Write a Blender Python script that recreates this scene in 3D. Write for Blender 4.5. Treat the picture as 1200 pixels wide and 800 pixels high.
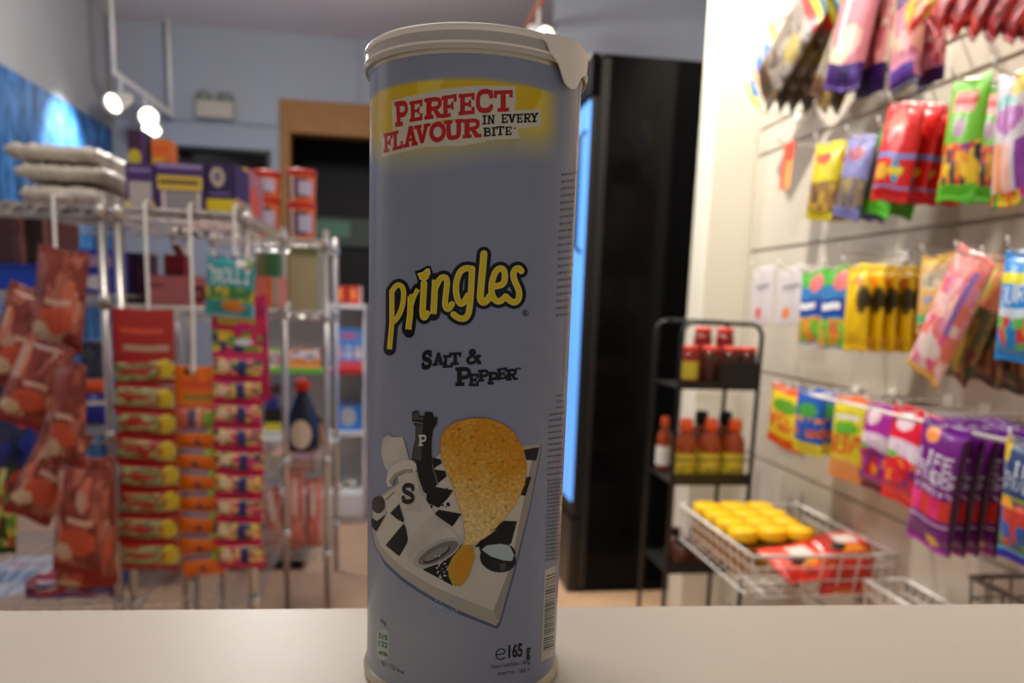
import bpy, bmesh, math, random
from mathutils import Vector, Matrix, noise
from mathutils.geometry import delaunay_2d_cdt
R = math.radians
random.seed(7)
for o in list(bpy.data.objects): bpy.data.objects.remove(o)
S = bpy.context.scene; COL = S.collection

# ------------------------------------------------------------------ camera
FPX, PX, PY = 900.0, 600.0, 497.0
CAM = Vector((0, 0, 1.0944)); YAW, PITCH, ROLL = R(8.51), R(9.015), R(2.006)
fw = Vector((math.sin(YAW)*math.cos(PITCH), math.cos(YAW)*math.cos(PITCH), -math.sin(PITCH)))
r0 = Vector((math.cos(YAW), -math.sin(YAW), 0)); u0 = r0.cross(fw)
up = u0*math.cos(ROLL)-r0*math.sin(ROLL); rt = r0*math.cos(ROLL)+u0*math.sin(ROLL)
cd = bpy.data.cameras.new('camera'); cam = bpy.data.objects.new('camera', cd); COL.objects.link(cam)
cam.matrix_world = Matrix(((rt.x, up.x, -fw.x, CAM.x), (rt.y, up.y, -fw.y, CAM.y), (rt.z, up.z, -fw.z, CAM.z), (0, 0, 0, 1)))
cd.sensor_width = 36; cd.lens = 36*FPX/1200; cd.shift_y = (PY-400)/1200; cd.clip_start = .01
cd.dof.use_dof = True; cd.dof.focus_distance = .254; cd.dof.aperture_fstop = 11.0
S.camera = cam

# ------------------------------------------------------------------ light
S.view_settings.view_transform = 'Standard'; S.view_settings.look = 'None'
S.view_settings.exposure = 0.0; S.view_settings.gamma = 1; S.view_settings.use_curve_mapping = False
w = bpy.data.worlds.new('world'); S.world = w; w.use_nodes = True
w.node_tree.nodes['Background'].inputs[0].default_value = (.72, .72, .76, 1)
w.node_tree.nodes['Background'].inputs[1].default_value = .40
def lamp(kind, loc, target, energy, color=(1, 1, 1), size=.1, spot=50, blend=.5, sx=None):
    l = bpy.data.lights.new(kind.lower()+'_light', kind); l.energy = energy; l.color = color
    if kind == 'SPOT': l.spot_size = R(spot); l.spot_blend = blend; l.shadow_soft_size = size
    elif kind == 'AREA':
        l.shape = 'RECTANGLE'; l.size = sx or size; l.size_y = size
    else: l.shadow_soft_size = size
    o = bpy.data.objects.new(l.name, l); COL.objects.link(o); o.location = loc
    o.rotation_euler = (Vector(target)-Vector(loc)).to_track_quat('-Z', 'Y').to_euler()
    return o
lamp('SPOT', (.50, 2.22, 2.70), (1.15, 2.05, 1.5), 190, (1, .94, .82), .02, 96, .5)
lamp('SPOT', (.40, .95, 2.70), (1.12, 1.15, 1.1), 28, (1, .88, .78), .02, 90, .5)
lamp('SPOT', (.0, .9, 2.68), (1.0, 2.3, 1.4), 34, (1, .94, .84), .03, 60, .8)
lamp('SPOT', (-.6, .9, 2.6), (.92, 1.25, .85), 16, (1, .92, .84), .03, 44, .8)
lamp('AREA', (-.35, 1.1, 2.74), (-.35, 1.1, 0), 14, (1, .93, .84), .25, sx=1.2)
lamp('POINT', (-.55, 3.3, 2.25), (0, 0, 0), 56, (1, .96, .92), .12)  # added fill without a fixture, brightens the back of the shop and ceiling
lamp('POINT', (1.6, 3.5, 1.9), (0, 0, 0), 12, (1, .93, .88), .12)  # added fill without a fixture, for the area behind the cooler
lamp('SPOT', (-1.1, 1.45, 2.6), (-1.85, 1.5, 1.75), 110, (1, .97, .92), .05, 50, .5)  # added, lights the out-of-view left wall for a reflection streak on the can

# ------------------------------------------------------------------ projection helpers (pixel -> place)
def ray(x, y): return fw+rt*((x-PX)/FPX)-up*((y-PY)/FPX)
def atY(x, y, Y): d = ray(x, y); return CAM+d*((Y-CAM.y)/d.y)
def atX(x, y, X): d = ray(x, y); return CAM+d*((X-CAM.x)/d.x)
def atZ(x, y, Z): d = ray(x, y); return CAM+d*((Z-CAM.z)/d.z)

# ------------------------------------------------------------------ materials
def lin(c): return tuple((v/255/12.92 if v <= 10.3 else ((v/255+.055)/1.055)**2.4) for v in c[:3])
MATS = {}
def pm(name, rgb=None, rough=.5, metal=0, var=.05, scale=25, bump=0, coat=0, alpha=1, trans=0, emit=0, attr=False, spec=.5):
    if name in MATS: return MATS[name]
    m = bpy.data.materials.new(name); m.use_nodes = True; nt = m.node_tree; b = nt.nodes['Principled BSDF']
    b.inputs['Roughness'].default_value = rough; b.inputs['Metallic'].default_value = metal
    b.inputs['Coat Weight'].default_value = coat; b.inputs['Coat Roughness'].default_value = .12
    b.inputs['Alpha'].default_value = alpha; b.inputs['Transmission Weight'].default_value = trans
    b.inputs['Specular IOR Level'].default_value = spec
    tc = nt.nodes.new('ShaderNodeTexCoord'); nz = nt.nodes.new('ShaderNodeTexNoise'); nz.inputs['Scale'].default_value = scale
    nt.links.new(tc.outputs['Object'], nz.inputs['Vector'])
    mx = nt.nodes.new('ShaderNodeMix'); mx.data_type = 'RGBA'; mx.blend_type = 'MULTIPLY'; mx.inputs[0].default_value = 1
    rp = nt.nodes.new('ShaderNodeMapRange'); rp.inputs[3].default_value = 1-var*2; rp.inputs[4].default_value = 1+var*.6
    nt.links.new(nz.outputs[0], rp.inputs[0])
    if attr:
        a = nt.nodes.new('ShaderNodeAttribute'); a.attribute_name = 'Col'; nt.links.new(a.outputs['Color'], mx.inputs[6])
    else: mx.inputs[6].default_value = (*lin(rgb), 1)
    nt.links.new(rp.outputs[0], mx.inputs[7]); nt.links.new(mx.outputs[2], b.inputs['Base Color'])
    if bump:
        bp = nt.nodes.new('ShaderNodeBump'); bp.inputs['Strength'].default_value = bump; bp.inputs['Distance'].default_value = .004
        nt.links.new(nz.outputs[0], bp.inputs['Height']); nt.links.new(bp.outputs[0], b.inputs['Normal'])
    if emit:
        b.inputs['Emission Color'].default_value = (*lin(rgb), 1); b.inputs['Emission Strength'].default_value = emit
    MATS[name] = m; return m
M = dict(
 foil=pm('printed_foil', rough=.34, attr=True, var=.04, scale=40, bump=.35, coat=.1),
 card=pm('printed_card', rough=.55, attr=True, var=.03, scale=30),
 label=pm('printed_label', rough=.4, attr=True, var=.015, scale=60, coat=.4, spec=.1),
 wall=pm('wall_paint', (226, 221, 206), .7, var=.02, scale=3),
 slat=pm('slat_board', (192, 184, 170), .45, var=.02, scale=4),
 grey=pm('grey_wall_paint', (158, 163, 172), .8, var=.04, scale=2),
 upper=pm('upper_wall_paint', (176, 176, 178), .8, var=.04, scale=2),
 ceil=pm('ceiling_paint', (214, 206, 206), .85, var=.03, scale=2),
 dark=pm('black_opening', (8, 9, 10), .6), glass=pm('black_glass', (10, 10, 11), .08, var=0),
 wood=pm('brown_timber', (152, 98, 26), .55, var=.12, scale=8),
 floor=pm('floor_laminate', (196, 160, 128), .4, var=.1, scale=5),
 counter=pm('counter_laminate', (222, 212, 198), .42, var=.015, scale=60),
 chrome=pm('chrome_wire', (205, 202, 198), .28, .85, var=.03), white=pm('white_metal', (226, 224, 220), .4),
 whitewire=pm('white_coated_wire', (235, 232, 228), .35), black=pm('black_metal', (14, 14, 15), .4),
 cooler=pm('cooler_black', (7, 7, 8), .12, var=0, spec=.1), zinc=pm('can_metal', (190, 182, 165), .3, .8, var=.02),
 lid=pm('lid_plastic', (242, 234, 220), .32, var=.01, coat=.2, spec=.5),
 lids=pm('lid_clear_skirt', (225, 218, 206), .3, var=.01, alpha=.55),
 tape=pm('silver_wrap', (226, 218, 204), .36, .12, var=.2, scale=18, bump=.8),
 amber=pm('amber_sauce', (150, 62, 14), .25, coat=.4), orange=pm('orange_cap', (235, 92, 38), .4),
 yellow=pm('yellow_lid', (240, 190, 8), .4), jar=pm('jar_plastic', (170, 120, 30), .25), blackband=pm('black_band', (16, 14, 10), .4),
 red=pm('red_plastic', (205, 40, 30), .4), navy=pm('navy_plastic', (16, 22, 52), .25), cream=pm('cream_label', (220, 205, 180), .5),
 blue=pm('blue_plastic', (20, 66, 190), .35), skirt=pm('green_edge', (110, 190, 60), .5), beige=pm('beige_card', (190, 182, 150), .6),
 lampw=pm('lamp_shell', (225, 220, 212), .4), bulb=pm('lamp_bulb', (255, 244, 220), .4, emit=7),
 bluelit=pm('blue_lit_glass', (96, 160, 246), .25, var=0, emit=.95), tan=pm('kraft_paper', (190, 150, 108), .7, var=.1),
 pink=pm('pink_film', (235, 150, 140), .3), conduit=pm('conduit_grey', (150, 156, 166), .6))
def mural():
    m = pm('blue_mural', (46, 100, 160), .5); nt = m.node_tree; b = nt.nodes['Principled BSDF']
    tc = nt.nodes.new('ShaderNodeTexCoord'); mp = nt.nodes.new('ShaderNodeMapping'); mp.inputs['Scale'].default_value = (1, 5, 1.6)
    n = nt.nodes.new('ShaderNodeTexNoise'); n.inputs['Scale'].default_value = 3.5; n.inputs['Detail'].default_value = 8; n.inputs['Roughness'].default_value = .7
    cr = nt.nodes.new('ShaderNodeValToRGB'); e = cr.color_ramp.elements
    e[0].position = .40; e[0].color = (*lin((30, 74, 120)), 1); e[1].position = .60; e[1].color = (*lin((84, 146, 214)), 1)
    k = cr.color_ramp.elements.new(.5); k.color = (*lin((52, 108, 168)), 1)
    nt.links.new(tc.outputs['Object'], mp.inputs[0]); nt.links.new(mp.outputs[0], n.inputs['Vector'])
    nt.links.new(n.outputs[0], cr.inputs[0]); nt.links.new(cr.outputs[0], b.inputs['Base Color']); return m
M['mural'] = mural()

# ------------------------------------------------------------------ object helpers
def obj(name, bm, mat, parent=None, smooth=False, bevel=0, loc=None):
    me = bpy.data.meshes.new(name); bmesh.ops.recalc_face_normals(bm, faces=bm.faces) if not bm.faces.layers.int.get('keep') else None
    bm.to_mesh(me); bm.free()
    for mm in (mat if isinstance(mat, (list, tuple)) else [mat]): me.materials.append(mm)
    o = bpy.data.objects.new(name, me); COL.objects.link(o)
    if smooth: me.polygons.foreach_set('use_smooth', [True]*len(me.polygons))
    if parent: o.parent = parent
    if loc: o.location = loc
    if bevel:
        b = o.modifiers.new('bevel', 'BEVEL'); b.width = bevel; b.segments = 2; b.limit_method = 'ANGLE'; b.angle_limit = R(40)
    return o
def thing(name, label, cat, loc=(0, 0, 0), rot=(0, 0, 0), group=None):
    o = bpy.data.objects.new(name, None); COL.objects.link(o); o.location = loc; o.rotation_euler = rot
    o.empty_display_size = .02
    return tag(o, label, cat, group)
def tag(o, label, cat, group=None):
    o['label'] = label; o['category'] = cat
    if group: o['group'] = group
    return o
def struct(name, bm, mat, **k): o = obj(name, bm, mat, **k); o['kind'] = 'structure'; return o
def box(bm, a, b):
    v = [bm.verts.new((x, y, z)) for x in (a[0], b[0]) for y in (a[1], b[1]) for z in (a[2], b[2])]
    for f in ((0, 1, 3, 2), (4, 6, 7, 5), (0, 4, 5, 1), (2, 3, 7, 6), (0, 2, 6, 4), (1, 5, 7, 3)): bm.faces.new([v[i] for i in f])
    return bm
def BX(a, b): return box(bmesh.new(), a, b)
def tube(bm, pts, r, n=8, close=False):
    pts = [Vector(p) for p in pts]; rings = []
    for i, p in enumerate(pts):
        if close: d = pts[(i+1) % len(pts)]-pts[i-1]
        else: d = pts[min(i+1, len(pts)-1)]-pts[max(i-1, 0)]
        d.normalize(); a = d.orthogonal().normalized() if i == 0 or not rings else None
        if a is None: a = (prev-d*prev.dot(d)).normalized()
        prev = a; c = d.cross(a)
        rings.append([bm.verts.new(p+a*math.cos(t*2*math.pi/n)*r+c*math.sin(t*2*math.pi/n)*r) for t in range(n)])
    N = len(rings)
    for i in range(N if close else N-1):
        A, B = rings[i], rings[(i+1) % N]
        for t in range(n): bm.faces.new((A[t], A[(t+1) % n], B[(t+1) % n], B[t]))
    if not close: bm.faces.new(rings[0][::-1]); bm.faces.new(rings[-1])
    return bm
def TB(pts, r, n=8, close=False): return tube(bmesh.new(), pts, r, n, close)
def lathe(bm, prof, n=32, c=(0, 0, 0), a0=0, a1=2*math.pi):
    full = abs(a1-a0-2*math.pi) < 1e-6; cols = []
    for k in range(n if full else n+1):
        a = a0+(a1-a0)*k/n; cols.append([bm.verts.new((c[0]+r*math.cos(a), c[1]+r*math.sin(a), c[2]+z)) for r, z in prof])
    for k in range(n):
        A, B = cols[k], cols[(k+1) % len(cols)]
        for i in range(len(prof)-1): bm.faces.new((A[i], B[i], B[i+1], A[i+1]))
    if full: bmesh.ops.remove_doubles(bm, verts=bm.verts, dist=1e-6)
    return bm
def LA(prof, n=32, **k): return lathe(bmesh.new(), prof, n, **k)

# 5x7 letters for the printing on the bags
F57 = dict(A='7E1111117E', B='7F49494936', C='3E41414122', D='7F4141221C', E='7F49494941', F='7F09090901', G='3E4149497A', H='7F0808087F',
 I='00417F4100', K='7F08142241', L='7F40404040', M='7F020C027F', N='7F0408107F', O='3E4141413E', P='7F09090906', R='7F09192946',
 S='4649494931', T='01017F0101', U='3F4040403F', V='1F2040201F', W='3F4038403F', Y='0708700807', Z='6151494543')
def inglyph(ch, x, y):
    h = F57.get(ch)
    if not h or not (0 <= x < 1 and 0 <= y < 1): return False
    c = int(x*5); r = int(y*7); return bool(int(h[2*c:2*c+2], 16) >> r & 1)
def paint(design, u, v, seed=0):
    col = (200, 200, 200)
    for d in design:
        k = d[0]
        if k == 'b': col = d[1]
        elif k == 'r' and d[1] <= u < d[3] and d[2] <= v < d[4]: col = d[5]
        elif k == 'e' and ((u-d[1])/d[3])**2+((v-d[2])/d[4])**2 < 1: col = d[5]
        elif k == 'g' and d[1] <= v <= d[2]:
            t = (v-d[1])/(d[2]-d[1]); col = tuple(a+(b-a)*t for a, b in zip(d[3], d[4]))
        elif k == 'n' and d[1] <= v < d[2]:         # printed blotches of sweets: scale, palette, cover
            uu, vv = u, v; u += .055*noise.noise(Vector((uu*6, vv*8, seed+2.5))); v += .055*noise.noise(Vector((uu*6+9, vv*8, seed+1.5)))
            q = noise.cell(Vector((u*d[3]+7*seed+.3, v*d[3]*1.3+.7, seed*1.7)))
            q2 = noise.noise(Vector((u*d[3]*.8+3, v*d[3]*.8, seed+.5)))
            if q2*.5+.5 < d[5]: col = d[4][int(abs(q)*997) % len(d[4])]
            u, v = uu, vv
        elif k == 't':
            _, x0, y0, cw, chh, txt, c = d[:7]; sl = d[7] if len(d) > 7 else 0
            i = int((u-x0)/cw) if u >= x0 else -1
            if 0 <= i < len(txt):
                yy = (v-y0+sl*(u-x0))/chh
                if inglyph(txt[i], ((u-x0)/cw-i)*1.2, yy): col = c
    return col
def colmesh(bm, fn):
    L = bm.loops.layers.float_color.new('Col')
    for f in bm.faces:
        c = (*lin(fn(f)), 1)
        for l in f.loops: l[L] = c
def grids(design): return (44, 60) if any(d[0] == 't' for d in design) else (26, 36)
MC = {}
def pillow_mesh(name, wd, h, t, design, mat, seed=0, seal=.07, wr=.12):
    """a sealed bag; origin at its top middle, front towards -Y"""
    nu, nv = grids(design); bm = bmesh.new(); uvl = {}
    def prof(u, v):
        a = max(0, 1-abs(2*u-1)**3.2)**.8; vv = (v-seal)/(1-2*seal)
        b = 0 if vv <= 0 or vv >= 1 else min(1, (4*vv*(1-vv)))**.55
        return a*b
    for side in (-1, 1):
        V = []
        for j in range(nv+1):
            for i in range(nu+1):
                u, v = i/nu, j/nv; p = prof(u, v)
                cr = noise.noise(Vector((u*5+seed*3, v*4, side*2)))*wr*t*p + math.sin(u*26+seed)*.02*t*(1 if v < seal or v > 1-seal else 0)
                inset = .035*wd*p
                y = side*(p*t/2+.0004+cr*.5)
                V.append(bm.verts.new(((u-.5)*(wd-inset*2), y, -v*h+.012*h*math.sin(u*7+seed))))
        for j in range(nv):
            for i in range(nu):
                a, b, c, d = V[j*(nu+1)+i], V[j*(nu+1)+i+1], V[(j+1)*(nu+1)+i+1], V[(j+1)*(nu+1)+i]
                f = bm.faces.new((a, b, c, d) if side > 0 else (d, c, b, a)); uvl[f] = ((i+.5)/nu, (j+.5)/nv)
    for q in ([0, nu], ):   # close the two side seams
        bm.verts.ensure_lookup_table(); n1 = (nu+1)*(nv+1)
        for i in q:
            for j in range(nv):
                a, b = bm.verts[j*(nu+1)+i], bm.verts[(j+1)*(nu+1)+i]; c, d = bm.verts[n1+(j+1)*(nu+1)+i], bm.verts[n1+j*(nu+1)+i]
                f = bm.faces.new((a, b, c, d)); uvl[f] = (i/nu*.98+.01, j/nv)
        for j in (0, nv):
            for i in range(nu):
                a, b = bm.verts[j*(nu+1)+i], bm.verts[j*(nu+1)+i+1]
                f = bm.faces.new((a, b, bm.verts[n1+j*(nu+1)+i+1], bm.verts[n1+j*(nu+1)+i])); uvl[f] = ((i+.5)/nu, j/nv*.98)
    colmesh(bm, lambda f: paint(design, *uvl[f], seed))
    bmesh.ops.recalc_face_normals(bm, faces=bm.faces)
    me = bpy.data.meshes.new(name); bm.to_mesh(me); bm.free(); me.materials.append(mat)
    me.polygons.foreach_set('use_smooth', [True]*len(me.polygons)); return me
def carton_bm(wd, d, h, front, side=None, top=None):
    """a printed box; origin at the middle of its base, front towards -Y"""
    bm = bmesh.new(); uvl = {}
    def face(o, a, b, des):
        nu, nv = grids(des) if len(des) > 1 else (1, 1); V = {}
        for j in range(nv+1):
            for i in range(nu+1): V[i, j] = bm.verts.new(o+a*(i/nu)+b*(j/nv))
        for j in range(nv):
            for i in range(nu):
                f = bm.faces.new((V[i, j+1], V[i+1, j+1], V[i+1, j], V[i, j])); uvl[f] = (((i+.5)/nu, (j+.5)/nv), des)
    V3 = Vector; side = side or [front[0]]; top = top or [front[0]]
    face(V3((-wd/2, -d/2, h)), V3((wd, 0, 0)), V3((0, 0, -h)), front)
    face(V3((wd/2, -d/2, h)), V3((0, d, 0)), V3((0, 0, -h)), side)
    face(V3((wd/2, d/2, h)), V3((-wd, 0, 0)), V3((0, 0, -h)), [front[0]])
    face(V3((-wd/2, d/2, h)), V3((0, -d, 0)), V3((0, 0, -h)), side)
    face(V3((-wd/2, d/2, h)), V3((wd, 0, 0)), V3((0, -d, 0)), top)
    face(V3((-wd/2, -d/2, 0)), V3((wd, 0, 0)), V3((0, d, 0)), [front[0]])
    colmesh(bm, lambda f: paint(uvl[f][1], *uvl[f][0]))
    bmesh.ops.remove_doubles(bm, verts=bm.verts, dist=1e-6); return bm
def mobj(name, me, loc, rot=None, parent=None):
    o = bpy.data.objects.new(name, me); COL.objects.link(o)
    if rot is not None: o.rotation_mode = 'XYZ'; o.rotation_euler = rot
    o.location = loc
    if parent: o.parent = parent
    return o
ORD = ['front', 'second', 'third', 'fourth', 'fifth', 'sixth', 'seventh', 'eighth']

# ================================================================== THE SETTING
XR, XL, YB, ZC = 1.15, -1.85, 5.5, 2.77
struct('floor', BX((XL-.1, -1.2, -.1), (2.8, 6.4, 0)), M['floor'])
struct('ceiling', BX((XL-.1, -1.2, ZC), (2.8, 6.4, ZC+.1)), M['ceil'])
# right wall: boards with grooves
ZG = [.07, .31, .39, .626, .901, 1.287, 1.59, 1.672, 1.98, 2.27, 2.36]
bm = bmesh.new(); prof = [(XR, 0)]
for z in ZG: prof += [(XR, z-.005), (XR+.009, z-.004), (XR+.009, z+.006), (XR, z+.006)]
prof += [(XR, ZC)]
A = [bm.verts.new((x, -.6, z)) for x, z in prof]; B = [bm.verts.new((x, 2.48, z)) for x, z in prof]
for i in range(len(prof)-1): bm.faces.new((A[i], B[i], B[i+1], A[i+1]))
for V, y in ((A, -.6), (B, 2.48)):
    q0 = bm.verts.new((XR+.06, y, 0)); q1 = bm.verts.new((XR+.06, y, ZC)); bm.faces.new(V+[q1, q0])
struct('wall_right', bm, M['slat'])
struct('trim_1', BX((1.0, 2.485, 0), (1.32, 2.62, ZC)), M['wall'], bevel=.004)       # white column at the wall's end
struct('wall_right_far', BX((2.55, 2.6, 0), (2.65, 6.4, ZC)), M['grey'])
struct('wall_right_return', BX((1.32, 2.5, 0), (2.65, 2.6, ZC)), M['grey'])
struct('wall_left', BX((XL-.1, -1.2, 0), (XL, YB+.1, ZC)), M['upper'])
struct('wall_left_mural', BX((XL, 2.3, 0), (XL+.012, YB, 2.10)), M['mural'])  # stops short out of view, leaving paler wall to reflect in the can
# back wall with the door opening and a dark strip window
dl, dr, dt = -.80, .55, 2.36; wl, wr_, wb, wt = -1.50, -.86, 1.45, 2.03
bm = bmesh.new()
for a, b in (((XL, YB, dt), (2.6, YB+.12, ZC)), ((dr, YB, 0), (2.6, YB+.12, dt)), ((XL, YB, wt), (dl, YB+.12, dt)), ((XL, YB, 0), (dl, YB+.12, wb)),
             ((XL, YB, wb), (wl, YB+.12, wt)), ((wr_, YB, wb), (dl, YB+.12, wt))): box(bm, a, b)
struct('wall_back', bm, M['grey'])
bm = BX((wl, YB+.05, wb), (wr_, YB+.06, wt)); wn = struct('window_1', bm, M['glass'])
bm = bmesh.new(); f = .025
for a, b in (((wl, YB-.01, wt-f), (wr_, YB+.05, wt)), ((wl, YB-.01, wb), (wr_, YB+.05, wb+f)), ((wl, YB-.01, wb), (wl+f, YB+.05, wt)), ((wr_-f, YB-.01, wb), (wr_, YB+.05, wt))): box(bm, a, b)
obj('window_frame', bm, M['black'], wn)
bm = bmesh.new(); box(bm, (dl, YB-.03, dt-.21), (dr, YB+.12, dt)); box(bm, (dl, YB-.03, 0), (dl+.07, YB+.12, dt-.21)); box(bm, (dr-.07, YB-.03, 0), (dr, YB+.12, dt-.21))
struct('door_1', bm, M['wood'], bevel=.004)
bm = bmesh.new(); box(bm, (dl, YB+1.0, 0), (dr, YB+1.05, dt)); box(bm, (dl-.05, YB+.12, 0), (dl, YB+1.05, dt)); box(bm, (dr, YB+.12, 0), (dr+.05, YB+1.05, dt)); box(bm, (dl, YB+.12, dt), (dr, YB+1.05, dt+.05))
struct('wall_back_room', bm, M['dark'])  # near-black colour stands in for the darkness of the unlit room
struct('trim_2', TB([(-1.83, YB-.012, 2.19), (dl-.01, YB-.012, 2.19)], .008), M['conduit'])
struct('trim_3', TB([(-1.86+.03, YB-.02, 0), (-1.86+.03, YB-.02, ZC)], .012), M['conduit'])
struct('trim_4', BX((-.32, YB-.015, 2.37), (-.29, YB, ZC)), M['grey'])

bx_ = atY(652, 30, 4.2).x
struct('wall_back_partition', BX((bx_, 4.2, 0), (2.55, 4.3, ZC)), M['grey'])
# the counter the can stands on
t = thing('sales_counter', 'pale grey laminate shop counter the tall crisp can stands on', 'counter', (0, 0, 0))
bm = bmesh.new(); L = [(-1.45, .411), (1.05, .306), (1.05, -.55), (-1.45, -.55)]
for z in (.91, .95): [bm.verts.new((x, y, z)) for x, y in L]
bm.verts.ensure_lookup_table(); v = bm.verts
for f in ((3, 2, 1, 0), (4, 5, 6, 7), (0, 1, 5, 4), (1, 2, 6, 5), (2, 3, 7, 6), (3, 0, 4, 7)): bm.faces.new([v[i] for i in f])
obj('counter_top', bm, M['counter'], t, bevel=.002)
obj('counter_body', BX((-1.40, -.5, 0), (1.0, .26, .909)), M['white'], t, bevel=.003)

# ================================================================== THE CAN
CX, CY, CZ, CR, CH = .0262, .29, .95, .0375, .2287
can = thing('crisp_can', 'tall blue-grey crisp can with clear lid on the counter', 'can', (CX, CY, CZ))
def cyl_hit(x, y, r):
    d = ray(x, y); o = CAM-Vector((CX, CY, 0)); a = d.x**2+d.y**2; b = o.x*d.x+o.y*d.y; c = o.x**2+o.y**2-r*r
    q = b*b-a*c
    if q < 0: return None
    p = o+d*((-b-math.sqrt(q))/a); p.z -= CZ; return p
def wrap(bm, k, extra=0.0):
    """bend a drawing made in photo pixels onto the can's round side, k print layers out"""
    r = CR+.00005*k+extra; bad = []
    for v in bm.verts:
        p = cyl_hit(v.co.x, v.co.y, r)
        if p is None: bad.append(v)
        else: v.co = p
    if bad: bmesh.ops.delete(bm, geom=bad, context='VERTS')
def union(polys):
    vs, fs = [], []
    for p in polys: fs.append(list(range(len(vs), len(vs)+len(p)))); vs += [Vector(q) for q in p]
    rv, re, rf, ov, oe, of = delaunay_2d_cdt(vs, [], fs, 0, 1e-4)
    bb = [(min(q[0] for q in p), max(q[0] for q in p), min(q[1] for q in p), max(q[1] for q in p), p) for p in polys]
    def inside(x, y):
        for x0, x1, y0, y1, p in bb:
            if x0 <= x <= x1 and y0 <= y <= y1:
                c = False; j = len(p)-1
                for i in range(len(p)):
                    a, b = p[i], p[j]
                    if (a[1] > y) != (b[1] > y) and x < (b[0]-a[0])*(y-a[1])/(b[1]-a[1])+a[0]: c = not c
                    j = i
                if c: return True
        return False
    out = []
    for f in rf:
        n = len(f); x = sum(rv[i][0] for i in f)/n; y = sum(rv[i][1] for i in f)/n
        if inside(x, y): out.append(f)
    return rv, out
def cut(bm, step=5, axis=(0,)):
    for ax in axis:
        vals = [v.co[ax] for v in bm.verts]
        if not vals: return
        x = math.floor(min(vals)/step)*step+step
        while x < max(vals):
            co = [0, 0, 0]; co[ax] = x; no = [0, 0, 0]; no[ax] = 1
            bmesh.ops.bisect_plane(bm, geom=bm.verts[:]+bm.edges[:]+bm.faces[:], dist=1e-5, plane_co=co, plane_no=no); x += step
class Art:
    def __init__(s): s.bm = bmesh.new(); s.L = s.bm.loops.layers.float_color.new('Col')
    def add(s, polys, col, k, step=5, fine=False):
        rv, rf = union(polys)
        b = bmesh.new(); V = [b.verts.new((q[0], q[1], 0)) for q in rv]
        for f in rf:
            try: b.faces.new([V[i] for i in f])
            except ValueError: pass
        s.take(b, col, k, step, fine)
    def take(s, b, col, k, step=5, fine=False):
        cut(b, step, (0, 1) if fine else (0,))
        ms = [f.calc_center_median() for f in b.faces]; cl = [col(m.x, m.y) if callable(col) else col for m in ms]
        pts = [[v.co.copy() for v in f.verts] for f in b.faces]; b.free(); r = CR+.00005*k; cache = {}
        for P, c in zip(pts, cl):
            vs = []
            for q in P:
                key = (round(q.x, 3), round(q.y, 3), k)
                if key not in cache:
                    h = cyl_hit(q.x, q.y, r); cache[key] = s.bm.verts.new(h) if h else None
                vs.append(cache[key])
            if None in vs or len(set(vs)) < 3: continue
            try: f = s.bm.faces.new(vs)
            except ValueError: continue
            n = Vector((sum(v.co.x for v in vs), sum(v.co.y for v in vs), 0)); f.normal_update()
            if f.normal.dot(n) < 0: f.normal_flip()
            cc = (*lin(c), 1)
            for l in f.loops: l[s.L] = cc
    def done(s, name, parent=can, mat=None):
        me = bpy.data.meshes.new(name); s.bm.to_mesh(me); s.bm.free(); me.materials.append(mat or M['label'])
        me.polygons.foreach_set('use_smooth', [True]*len(me.polygons))
        o = bpy.data.objects.new(name, me); COL.objects.link(o); o.parent = parent; return o
def disc(x, y, r, n=14, ry=None, rot=0):
    ry = ry or r; c, s_ = math.cos(rot), math.sin(rot)
    return [(x+r*math.cos(a)*c-ry*math.sin(a)*s_, y+r*math.cos(a)*s_+ry*math.sin(a)*c) for a in [2*math.pi*i/n for i in range(n)]]
def stroke(pts, wd, cap=True):
    out = []
    for i in range(len(pts)-1):
        a, b = Vector(pts[i]), Vector(pts[i+1]); d = (b-a)
        if d.length < 1e-6: continue
        d.normalize(); n = Vector((-d.y, d.x))*wd/2
        out.append([tuple(a+n), tuple(b+n), tuple(b-n), tuple(a-n)])
    rng = pts if cap else pts[1:-1]
    for p in rng: out.append(disc(p[0], p[1], wd/2*.999, 12))
    return out
def smooth_pts(p, it=2):
    for _ in range(it):
        q = [p[0]]
        for a, b in zip(p, p[1:]): q += [(a[0]*.75+b[0]*.25, a[1]*.75+b[1]*.25), (a[0]*.25+b[0]*.75, a[1]*.25+b[1]*.75)]
        p = q+[p[-1]]
    return p
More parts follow.
